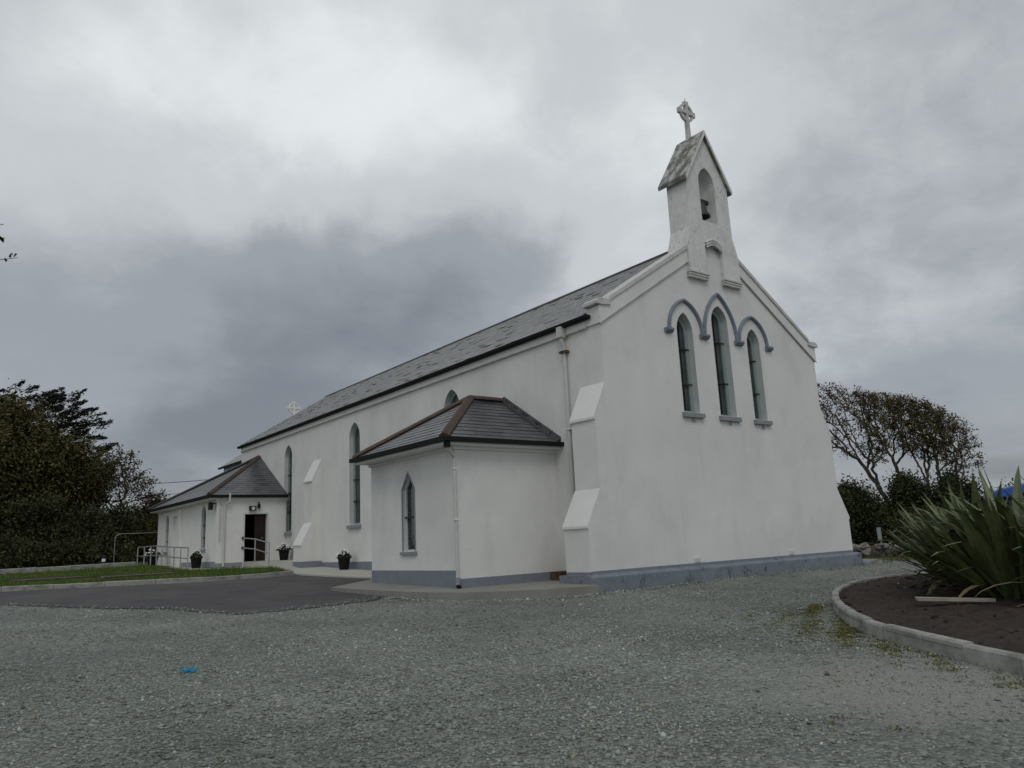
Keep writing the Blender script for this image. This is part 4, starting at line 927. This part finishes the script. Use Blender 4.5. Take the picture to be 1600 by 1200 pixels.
# tall dark cypress with level plumes, behind everything
cb = (-9.5, 46.0, gz(46)); root = empty('cypress_tree', cb, 'tall dark cypress with layered plumes at the top left behind the wood', 'tree', LT)
PL = []; BR = []
for i in range(210):
    a = rng.uniform(0, 6.283); h = rng.uniform(4.5, 11.2); reach = rng.uniform(.3, 1.0)*(5.0 if h < 9.6 else 5.0-(h-9.6)*1.3)
    tipv = np.array([math.cos(a)*reach+1.2, math.sin(a)*reach*.8, h+rng.uniform(-.3, .5)]); k = 95; t = rng.random(k)**.6
    dirv = np.array([.85, -.25, .42])+rng.normal(0, .18, 3); plume = tipv+np.outer(t-.5, dirv)*rng.uniform(1.3, 2.2)+rng.normal(size=(k, 3))*np.array([.16, .16, .11])*(1.25-t)[:, None]*1.3
    PL.append(plume); BR.append(np.full(k, rng.uniform(.6, 1.3)))
leaf_cards('crown', np.concatenate(PL), .13, 'leaf_cypress', root, (.5, 1.3), (.8, -.2, .45, .6), .30, np.concatenate(BR))
MB().tube([(0, 0, -.3), (.1, 0, 4), (.3, 0, 8), (.5, 0, 10.8)], [.5, .38, .2, .05], 9).build('trunk', 'bark', root, smooth=True)
dense_tree('sycamore_tree', (-10.6, 40.5, float(gz(40.5))), 'broad olive brown leafed tree forming the left edge of the wood', (-10.6, 40.5, 6.3), (4.3, 3.2, 4.0), 300, 190, .40, .105, 'leaf_olive', 3, tint=(.65, 1.25), limbs=14)
dense_tree('sycamore_tree', (-6.4, 40.6, float(gz(40.6))), 'rounded dark olive tree in front of the cypress plumes', (-6.4, 40.6, 4.9), (2.4, 2.0, 3.5), 150, 190, .36, .10, 'leaf_olive', 4, tint=(.65, 1.25), limbs=12)
dense_tree('elder_tree', (-13.5, 38.0, float(gz(38))), 'dark tree at the far left edge half out of the picture', (-13.5, 38, 4.6), (3.0, 2.5, 3.9), 120, 180, .4, .11, 'leaf_under', 5, limbs=8)
SHR = 'shrubs under the left trees'
for i, (x, y, rx, rz, mat, lab) in enumerate([
    (-11.0, 36.2, 1.9, 3.1, 'leaf_under', 'dark shrub at the far left behind the lawn wall'), (-8.3, 36.6, 1.8, 3.4, 'leaf_under', 'tall black green shrub under the broad olive tree'),
    (-6.0, 36.3, 1.5, 2.7, 'leaf_under', 'dark shrub right behind the black bollard'), (-4.3, 37.6, 1.6, 2.9, 'leaf_under', 'dark shrub below the bare tree trunk'),
    (-2.4, 39.2, 1.7, 2.4, 'leaf_olive', 'olive shrub just left of the porch roof end'), (-1.0, 41.5, 1.6, 3.2, 'leaf_bronze', 'bronze tinged bush behind the porch gutter corner'),
    (-7.0, 33.9, 1.3, 1.1, 'leaf_under', 'low bramble behind the lawn edging wall'), (-9.6, 33.6, 1.6, 1.3, 'leaf_under', 'wide low bramble at the left end of the edging wall'), (-4.9, 35.2, 1.2, 1.0, 'leaf_under', 'small bramble behind the pipe hoop')]):
    z0 = float(gz(y)); dense_tree('shrub', (x, y, z0), lab, (x, y, z0+rz*.52), (rx, rx*.8, rz*.62), int(60*rx*rz/3), 150, .30, .085, mat, 20+i, tint=(.75, 1.15), limbs=5, group=SHR, trunk_r=.09, cat='shrub')
# bare wind-thinned tree
def open_tree(name, base, label, trunk, attr, group, bark, leaf, leafsize, nleaf, tint, tip=.012, rmax=.2, step=.26, kill=.42, bias=(0, 0, 0), bw=0., crown_jit=.12, updir=None, wiggle=.2, extra=0):
    root = empty(name, base, label, 'tree', group); b_ = np.array(base)
    nodes, par = colonize(None, np.array(trunk)-b_, np.array(attr)-b_, step=step, kill=kill, infl=2.6, bias=bias, bw=bw, wiggle=wiggle)
    o, r, kids = branch_mesh('trunk', nodes, par, bark, root, tip=tip, rmax=rmax)
    thin = np.where(r < tip*1.9)[0]; thin = thin[thin >= len(trunk)]
    pick = rng.choice(thin, nleaf); P = nodes[pick]+rng.normal(size=(nleaf, 3))*crown_jit
    if extra: k = rng.choice(len(attr), int(nleaf*extra)); P = np.concatenate([P, (np.array(attr)-b_)[k]+rng.normal(size=(len(k), 3))*.09])
    leaf_cards('crown', P, leafsize, leaf, root, tint, updir); return root
def attr_box(n, fn): return np.array([fn() for _ in range(n)])
def ell(c, r, n):
    d = rng.normal(size=(n, 3)); d /= np.linalg.norm(d, axis=1)[:, None]; return np.array(c)+d*np.array(r)*(rng.random(n)**.4)[:, None]
A = np.concatenate([ell((-4.1, 38.4, 6.1), (1.6, 1.3, 1.75), 380), ell((-2.9, 38.2, 5.2), (1.5, 1.2, 1.1), 200), ell((-1.9, 38.0, 4.5), (.75, .8, .55), 45)])
open_tree('bare_tree', (-4.2, 39.0, float(gz(39))), 'thinly leafed tree with open branches between the dark wood and the porch', [(-4.2, 39, float(gz(39))-.2), (-4.15, 38.9, 1.8), (-4.0, 38.7, 2.8), (-3.95, 38.6, 3.6)], A, LT, 'bark', 'leaf_olive', .075, 2600, (.5, 1.2), tip=.011, step=.2, kill=.26, crown_jit=.10, rmax=.17)

# --- twig of a tree outside the left edge
root = empty('overhanging_tree', (-18.6, 3.6, float(gz(3.6))), 'leafless twigs of a tree reaching in at the left edge against the sky', 'tree')
m = MB(); o_ = Vector((-18.6, 3.6, float(gz(3.6))))
m.tube([(0, 0, -.2), (.1, 0, 2), (.3, -.2, 4.0), (.4, -.2, 5.6), (.3, 0, 7.2)], [.2, .17, .13, .08, .02], 8)
r = random.Random(9)
def twig(a, d, ln, rad, depth):
    pts = [a]; p = a; dd = Vector(d)
    for k in range(5): dd = (dd+Vector((r.uniform(-.25, .25), r.uniform(-.25, .25), r.uniform(-.12, .22)))).normalized(); p = p+dd*ln/5; pts.append(p)
    m.tube(pts, [rad*(1-.16*k) for k in range(6)], 5)
    if depth > 0:
        for k in (2, 3, 4): twig(pts[k], dd+Vector((r.uniform(-.8, .8), r.uniform(-.8, .8), r.uniform(-.2, .7))), ln*.45, rad*.55, depth-1)
for i in range(7): twig(Vector((.35, -.2, 3.5+.5*i)), (-r.uniform(.2, 1), r.uniform(-.6, .9), .5), 1.8, .04, 2)
twig(Vector((.38, -.2, 4.8)), (1, -.3, .35), 2.2, .045, 1)
tips = []
for (sx, sz, ex, ez) in ((-13.6, 5.35, -12.40, 5.62), (-13.6, 5.5, -12.60, 5.92), (-13.7, 5.9, -12.63, 6.14)):
    st = Vector((.4+1.6, -.9, 5.6)); a = Vector((sx, .75, sz))-o_; b_ = Vector((ex, .57, ez))-o_; mid = a.lerp(b_, .5)+Vector((0, 0, -.05))
    m.tube([Vector((.4, -.2, 5.2)), Vector((.4, -.2, 5.2)).lerp(a, .5)+Vector((0, 0, .2)), a, mid, b_], [.05, .035, .018, .010, .004], 5); tips.append((a, b_))
m.build('trunk', 'bark', root)
lp = []
for a, b_ in tips:
    for k in range(9): t = r.uniform(.45, .98); q = a.lerp(b_, t); lp.append((q.x+r.uniform(-.03, .03), q.y+r.uniform(-.05, .05), q.z+r.uniform(-.03, .05)))
leaf_cards('crown', np.array(lp), .055, 'leaf_under', root, (.4, .9))

# --- right: wind-sheared trees and hedge
RT = 'wind sheared trees on the right'
PT = Vector((27.4, 10.2, 0)); DU = Vector((.795, -.605, 0)).normalized(); DV = Vector((.605, .795, 0))
def sv(s, d, z): p = PT+DU*s+DV*d; return (p.x, p.y, z)
def top_at(s): return 9.15-.012*s-.042*s*s if s < 7.6 else 0
def crown_attr(s0, s1, n, thick, dep, base_rise=0.0):
    out = []
    while len(out) < n:
        s = rng.uniform(s0, s1); t = top_at(s)-.15; e = min(1, (s-s0+.5)/.9, (s1-s+.5)/.9); u_ = rng.random()**1.35
        out.append(sv(s, rng.uniform(-dep, dep), t-u_*thick*(.45+.55*e)-(1-e)*.2))
    return np.array(out)
gzr = -.35
wind = (-.75, .5, .25)
WT = [('large wind sheared tree leaning left against the church gable edge', 3.2, [(3.2, 0, gzr), (3.1, .0, 1.6), (2.85, .1, 2.4), (2.3, .1, 4.0)], (-2.2, 3.6, 430, 4.0), .22),
      ('wind sheared tree with forked stem, second from the church', 4.35, [(4.35, .4, gzr), (4.3, .4, 1.8), (4.2, .4, 2.8), (4.1, .4, 3.5)], (2.2, 5.3, 260, 3.3), .12),
      ('wind sheared tree with curved twin stems in the middle of the row', 5.3, [(5.3, .1, gzr), (5.3, .1, 1.9), (5.45, .1, 2.8), (5.5, .1, 3.6)], (3.9, 6.6, 240, 3.2), .12),
      ('slim wind sheared tree near the right end of the row', 6.2, [(6.2, -.4, gzr), (6.15, -.4, 1.8), (6.0, -.4, 2.8), (5.95, -.4, 3.5)], (5.0, 7.4, 210, 3.0), .11),
      ('lowest sparse wind sheared tree at the right end of the row', 6.9, [(6.9, .2, gzr), (6.95, .2, 1.8), (7.15, .2, 2.6), (7.5, .2, 3.4)], (6.2, 8.4, 150, 2.6), .10)]
def top_at(s):
    return float(np.interp(s, [-3, 0, 1.5, 3, 4.5, 6, 7.2, 8.4], [9.0, 9.05, 8.75, 8.2, 8.05, 7.5, 6.7, 5.75]))
for lab, s0, tr, (a0, a1, n, th), rm in WT:
    base = sv(*tr[0]); trunk = [sv(*p) for p in tr]
    open_tree('windswept_tree', base, lab, trunk[:3], crown_attr(a0, a1, int(n*1.9), th, 1.0), RT, 'bark_pale', 'leaf_windswept', .060, int(n*14), (.6, 1.3), tip=.0125, rmax=rm, step=.2, kill=.25, bias=wind, bw=.30, crown_jit=.09, updir=(-.8, .6, .1, .35), wiggle=.22, extra=.3)
# second leafy layer in the tree tops
HG = 'hedge shrubs on the right'
for i, (s, d, rx, rz, mat, lab) in enumerate([
    (.0, -2.2, 1.1, 2.9, 'leaf_hedge', 'dark green shrub half hidden by the right gable edge'), (1.6, -1.5, 1.15, 3.0, 'leaf_bright', 'bright green shrub just right of the church gable'), (3.2, -1.8, 1.0, 3.5, 'leaf_hedge', 'dark upright shrub at the foot of the large leaning tree'),
    (4.5, -1.6, 1.15, 3.5, 'leaf_hedge', 'dark hedge shrub under the middle wind sheared trees'), (5.9, -1.6, 1.2, 3.3, 'leaf_hedge', 'dark hedge shrub under the slim wind sheared tree'),
    (7.3, -1.7, 1.2, 2.9, 'leaf_bronze', 'brownish hedge shrub at the right end of the tree row'), (8.7, -2.2, 1.3, 2.6, 'leaf_hedge', 'dark hedge shrub left of the blue tarpaulin'), (10.6, -2.0, 1.4, 2.3, 'leaf_hedge', 'hedge shrub behind the blue tarpaulin'),
    (2.3, -4.2, 1.2, 1.5, 'leaf_bright', 'low green shrub behind the rubble wall near the gable'), (5.0, -5.0, 1.3, 1.6, 'leaf_under', 'low dark shrub right of the marker post'), (7.2, -6.0, 1.5, 1.9, 'leaf_under', 'dark bush behind the flax leaves'), (9.2, -7.0, 1.5, 2.0, 'leaf_hedge', 'dark green bush behind the tallest flax')]):
    p = sv(s, d, 0); rz = rz*(1.12, .80, 1.02, .84, 1.08, .80, 1.0, .9, 1, 1, 1, 1)[i]; z0 = float(gz(p[1]))-.1; dense_tree('shrub', (p[0], p[1], z0), lab, (p[0], p[1], z0+rz*.46), (rx*.95, rx*.8, rz*.56), int(70*rx*rz/3), 170, .30, .075, mat, 60+i, tint=(.7, 1.2), limbs=4, group=HG, trunk_r=.07, cat='shrub')

# --- dry-stone rubble wall
rw = empty('rubble_wall', (15.0, 3.4, -.42), 'tumbled grey rubble wall between the gable corner and the flax', 'wall')
SM = []
for k in range(6):
    v = rng.normal(size=(14, 3)); v /= np.linalg.norm(v, axis=1)[:, None]
    import bmesh
    bm = bmesh.new()
    for p in v: bm.verts.new(p*rng.uniform(.85, 1.1))
    bmesh.ops.convex_hull(bm, input=bm.verts); me = bpy.data.meshes.new('stone'); bm.to_mesh(me); bm.free(); me.materials.append(MATS['stone_grey']); set_tint(me, np.full(len(me.vertices), rng.uniform(.7, 1.7))); SM.append(me)
for i in range(110):
    t = rng.random(); lay = rng.random(); s = rng.uniform(.10, .22)
    o = bpy.data.objects.new('stone', SM[i % 6]); COL.objects.link(o); o.parent = rw
    o.location = (t*3.9+rng.normal(0, .12), -t*4.1+rng.normal(0, .12), .04+lay*.55*(1-.35*abs(math.sin(5*t)))); o.scale = (s*1.4, s*1.1, s*.75); o.rotation_euler = tuple(rng.uniform(-.5, .5, 2))+(rng.uniform(0, 6),)

# --- New Zealand flax in the bed
def flax_mesh(k):
    r = random.Random(100+k); Ln = 1.0; seg = 9; lean = r.uniform(.02, .30); bend = r.choice([.1, .25, .4, .9, 1.6]) if k > 3 else .15; wd = .044
    V = []; ang = lean; p = Vector((0, 0, 0)); brk = r.random() < .3; bi = r.randint(5, 7)
    for i in range(seg+1):
        t = i/seg; w = wd*(.55+.6*min(1, t*3))*(1-t**2.6)+.001; fold = .45*(1-t*.5)
        side = Vector((0, 1, 0)); nrm = Vector((-math.cos(ang), 0, math.sin(ang)))
        V += [p-side*w+nrm*w*fold, p, p+side*w+nrm*w*fold]
        d = Vector((math.sin(ang), 0, math.cos(ang))); p = p+d*Ln/seg; ang += bend*t/seg*2.0+(.9 if brk and i == bi else 0)
    Fa = []
    for i in range(seg):
        for j in range(2): a = i*3+j; Fa.append((a, a+1, a+4, a+3))
    me = bpy.data.meshes.new('leaf'); me.from_pydata([tuple(v) for v in V], [], Fa); me.update(); me.materials.append(MATS['flax_dead' if k >= 21 else 'flax_leaf']); set_tint(me, np.full(len(V), r.uniform(.7, 1.3)) if k < 21 else np.full(len(V), r.uniform(.5, 1.0))); return me
FM = [flax_mesh(k) for k in range(24)]
def flax(loc, n, spread, ln, label, seed, lean_to=(0, 0)):
    root = empty('flax_plant', loc, label, 'flax plant', 'flax clumps in the flower bed'); r = random.Random(seed)
    for i in range(n):
        o = bpy.data.objects.new('leaf', FM[r.randrange(21)]); COL.objects.link(o); o.parent = root
        a = r.uniform(0, 6.283); q = r.random()**.5; o.location = (math.cos(a)*q*spread, math.sin(a)*q*spread, -.02)
        dead = r.random() < .10
        if dead: o.data = FM[21+r.randrange(3)]; q = 1.0
        tilt = (r.uniform(.8, 1.35) if dead else .03+.80*q*r.uniform(.1, 1)); s = ln*r.uniform(.6, 1.08)*(1.05-.25*q)
        R_ = Matrix.Rotation(a+r.uniform(-.6, .6), 4, 'Z') @ Matrix.Rotation(tilt, 4, 'Y')
        o.rotation_euler = R_.to_euler(); o.scale = (s, s*r.uniform(.8, 1.15), s)
    return root
zb_ = lambda y: G0(y)+.24
flax((.75, -8.35, zb_(-8.35)), 295, .66, 2.15, 'large flax clump at the front of the bed near the plank', 1)
flax((2.1, -7.2, zb_(-7.2)), 295, .66, 2.05, 'flax clump leaning left behind the front clump', 2)
flax((4.4, -6.2, zb_(-6.2)), 240, .6, 1.8, 'smaller flax clump at the far left tip of the bed', 3)
flax((.35, -9.9, zb_(-9.9)), 295, .7, 2.25, 'flax clump cut by the right edge of the picture', 4)
flax((4.4, -9.2, zb_(-9.2)), 280, .7, 2.4, 'tall flax clump at the back reaching towards the blue tarpaulin', 5)

# ================================================================== ground cover
# gravel stones
def stones(name, P, S, tint, mat, flat=.62, label=None):
    n = len(P); base = np.array([(1, 0, 0), (0, 1, 0), (-1, 0, 0), (0, -1, 0), (0, 0, 1), (0, 0, -1)], float)
    V = base[None]*rng.uniform(.6, 1.25, (n, 6, 1))+rng.normal(0, .16, (n, 6, 3)); V *= np.stack([S, S*rng.uniform(.6, 1, n), S*flat*rng.uniform(.6, 1.2, n)], 1)[:, None, :]
    th = rng.uniform(0, 6.283, n); c, s = np.cos(th)[:, None], np.sin(th)[:, None]; x = V[..., 0]*c-V[..., 1]*s; y = V[..., 0]*s+V[..., 1]*c
    tx = rng.normal(0, .35, n)[:, None]; z = V[..., 2]+tx*x; V = np.stack([x, y, z], 2)+P[:, None, :]
    f = np.array([(0, 1, 4), (1, 2, 4), (2, 3, 4), (3, 0, 4), (1, 0, 5), (2, 1, 5), (3, 2, 5), (0, 3, 5)]); Fa = (np.arange(n)[:, None, None]*6+f[None]).reshape(-1, 3)
    return meshobj(name, V.reshape(-1, 3), Fa, mat, None, tint=np.repeat(tint, 6, axis=0))
CH = [(-1.1, -.25), (W+1.1, -.25), (W+1.1, 13), (-1.1, 13)]
def scatter(rmin, rmax, dens, smin, smax):
    th0, th1 = math.radians(37.7-46), math.radians(37.7+46)      # the yard in front of the viewer and a step to either side
    n = int(dens*.5*(rmax**2-rmin**2)*(th1-th0)); rr = np.sqrt(rng.uniform(rmin**2, rmax**2, n)); th = rng.uniform(th0, th1, n)
    x, y = CAM[0]+rr*np.sin(th), CAM[1]+rr*np.cos(th)
    ok = ~(inside(x, y, ASPHALT) | inside(x, y, SLAB) | inside(x, y, BED) | inside(x, y, CH)) & (x < 13) & (y < 12.5)
    dist = np.hypot((x+5.6)*.62, (y+9.6)*.75); ok &= rng.random(n) < np.clip(.22+(dist-.55)*.50, .16, 1)
    patch = .72+.42*np.sin(x*.9+1.3*np.sin(y*.7))*np.sin(y*1.1+.8*np.sin(x*.6))+.2*np.sin(x*2.3+y)*np.sin(y*2.9-x); ok &= rng.random(n) < patch
    x, y = x[ok], y[ok]; n = len(x); S = smin*(smax/smin)**(rng.random(n)**1.9); big = rng.random(n) < .012; S[big] *= rng.uniform(1.3, 1.9, big.sum())
    Z = G0(y)+relief(x, y)*np.where(y < 1.0, 1.0, .6)
    return np.stack([x, y, Z+S*.18], 1), S
parts = [scatter(3.2, 7.5, 1150, .007, .029), scatter(7.5, 12, 560, .010, .031), scatter(12, 19, 160, .013, .036), scatter(19, 30, 40, .018, .042)]
P = np.concatenate([p[0] for p in parts]); S = np.concatenate([p[1] for p in parts]); n = len(P)
t = np.clip(rng.normal(1.0, .22, n), .4, 2.0); t[rng.random(n) < .015] *= 1.7; tint = np.stack([t*rng.normal(1, .03, n), t, t*rng.normal(.99, .025, n)], 1); wsel = rng.random(n) < .03; tint[wsel] *= np.array([1.22, 1.05, .88])
lowf = 1+.22*np.sin(P[:, 0]*.8+1.1*np.sin(P[:, 1]*.55))*np.sin(P[:, 1]*.7+.9*np.sin(P[:, 0]*.5)); tint = tint*lowf[:, None]
tag(stones('gravel_stones', P, S, tint, 'gravel_stone'), 'loose grey green stone chippings covering the yard', 'gravel', kind='stuff')
# coarser rubble against the slab edge and the plinth
line = [(-4.5, 2.9), (-4.4, 1.7), (-3.95, .8), (-3.3, .12), (-2.3, -.3), (-1.2, -.55), (1.5, -.36), (5, -.34), (9, -.32)]
PP = []; SS = []
for (x0, y0), (x1, y1) in zip(line[:-1], line[1:]):
    k = int(70*math.hypot(x1-x0, y1-y0)*(1 if x0 < -1 else .35)); t_ = rng.random(k); off = rng.normal(0, .09, k); L_ = math.hypot(x1-x0, y1-y0); x = x0+(x1-x0)*t_+(y1-y0)/L_*off; y = y0+(y1-y0)*t_-(x1-x0)/L_*off-.03
    s = rng.uniform(.015, .06, k)*rng.random(k)**.3; PP.append(np.stack([x, y, G0(y)+s*.25], 1)); SS.append(s)
P = np.concatenate(PP); S = np.concatenate(SS); t = np.clip(rng.normal(1.1, .3, len(P)), .4, 2)
tag(stones('edge_rubble', P, S, np.stack([t*1.05, t, t*.93], 1), 'gravel_stone'), 'coarse broken stones along the slab edge and blue plinth', 'rubble', kind='stuff')
PP = []; SS = []
for (x0, y0), (x1, y1) in zip(ASPH_NEAR[12:-1], ASPH_NEAR[13:]):
    k = 1+int(26*math.hypot(x1-x0, y1-y0)); t_ = rng.random(k); s_ = rng.uniform(.012, .034, k)
    y = y0+(y1-y0)*t_+np.abs(rng.normal(0, .35, k))-.12; x = x0+(x1-x0)*t_+rng.normal(0, .12, k); PP.append(np.stack([x, y, G0(y)+.022+s_*.25], 1)); SS.append(s_)
P = np.concatenate(PP); S = np.concatenate(SS); t = np.clip(rng.normal(.95, .3, len(P)), .3, 2)
tag(stones('spilled_gravel', P, S, np.stack([t*.98, t, t*.98], 1), 'gravel_stone'), 'gravel spilled over the ragged edge of the asphalt', 'gravel', kind='stuff')
# soil clods
n = 5200; x = rng.uniform(-7, 8, n); y = rng.uniform(-15, -4.2, n); ok = inside(x, y, BED) & (edge_dist(x, y, kb) > .16); x, y = x[ok], y[ok]; n = len(x); S = .010+.035*rng.random(n)**3
z = G0(y)+.145+np.minimum(.16, .05*edge_dist(x, y, kb))+.025*np.sin(x*4.1+1.7*y)*np.sin(y*3.7)
t = np.clip(rng.normal(1, .3, n), .4, 2); t[rng.random(n) < .02] *= 5
material('clod', (.046, .034, .026), 1.0, .2, 8, tint=True)
tag(stones('soil_clods', np.stack([x, y, z], 1), S, np.stack([t, t, t], 1), 'clod', .8), 'dark crumbly soil clods in the flower bed', 'soil', kind='stuff')
# grass blades on the lawn
def blades(name, x, y, z, h, w, mat, tint, label, cat, lean=.5):
    n = len(x); a = rng.uniform(0, 6.283, n); lx, ly = rng.normal(0, lean, n)*h, rng.normal(0, lean, n)*h
    B = np.stack([x, y, z], 1); d = np.stack([np.cos(a)*w, np.sin(a)*w, np.zeros(n)], 1); tipv = B+np.stack([lx, ly, h], 1)
    V = np.stack([B-d, B+d, tipv], 1).reshape(-1, 3); return tag(meshobj(name, V, np.arange(3*n).reshape(n, 3), mat, None, tint=np.repeat(tint, 3)), label, cat, kind='stuff')
n = 60000; x = rng.uniform(-16, -1.9, n); y = rng.uniform(12.9, 27, n); ok = inside(x, y, LAWN) & ~((np.abs(x+9.5) < 1.2) & (np.abs(y-18) < .8)) & ~((np.abs(x+6.9) < 1.25) & (np.abs(y-16.9) < .42)); x, y = x[ok], y[ok]; n = len(x)
pt = .8+.4*(.5+.5*np.sin(x*1.1+y*.7)*np.sin(y*.9-x*.5)); ed = edge_dist(x, y, LAWN+[LAWN[0]])
blades('grass', x, y, G0(y)+.125, rng.uniform(.03, .08, n)*np.where(ed < .35, 1.8, 1.0), .010, 'grass_blade', pt*rng.uniform(.6, 1.3, n), 'bright green mown grass on the lawn', 'grass')
# weeds in the gravel
X_, Y_ = [], []
for cx_, cy_, sx_, sy_, k in [(-1.25, -5.5, .9, .34, 1700), (-2.2, -6.55, .9, .45, 1500), (-3.0, -7.45, .65, .42, 1700), (-3.9, -8.45, .4, .45, 800), (-1.9, -.62, .9, .10, 120), (3.5, -.36, 4, .05, 160), (-4.6, 1.8, .2, 1.2, 60), (-4.5, -9.3, .3, .35, 160), (-4.95, -10.3, .25, .3, 300), (-7.37, -9.75, .16, .05, 30), (-7.31, -10.2, .10, .05, 14), (-.4, -5.35, .4, .2, 200), (12.5, -.2, 1.4, .5, 500), (-5.6, -9.5, .6, .5, 90)]:
    k *= 4; X_.append(rng.normal(cx_, sx_*.72, k)); Y_.append(rng.normal(cy_, sy_*.8, k))
x, y = np.concatenate(X_), np.concatenate(Y_); ok = ~inside(x, y, BED); x, y = x[ok], y[ok]
cl = np.sin(x*9)*np.sin(y*11+x*3); cl = cl+.8*np.sin(x*23+y*5)*np.sin(y*19-x*7); ok = cl+rng.normal(0, .35, len(x)) > .25; x, y = x[ok], y[ok]; n = len(x)
blades('weeds', x, y, G0(y)+.0, rng.uniform(.008, .036, n), .007, 'weed', rng.uniform(.5, 1.3, n), 'low yellow green weeds growing through the gravel by the kerb', 'weeds', .9)
# rough grass beyond the yard on the right
n = 9000; x = rng.uniform(12.5, 26, n); y = rng.uniform(-8, 8, n); blades('rough_grass', x, y, gz(y)-.08, rng.uniform(.05, .22, n), .02, 'weed', rng.uniform(.4, 1.1, n), 'dry rough grass beyond the gravel yard on the right', 'grass', .5)
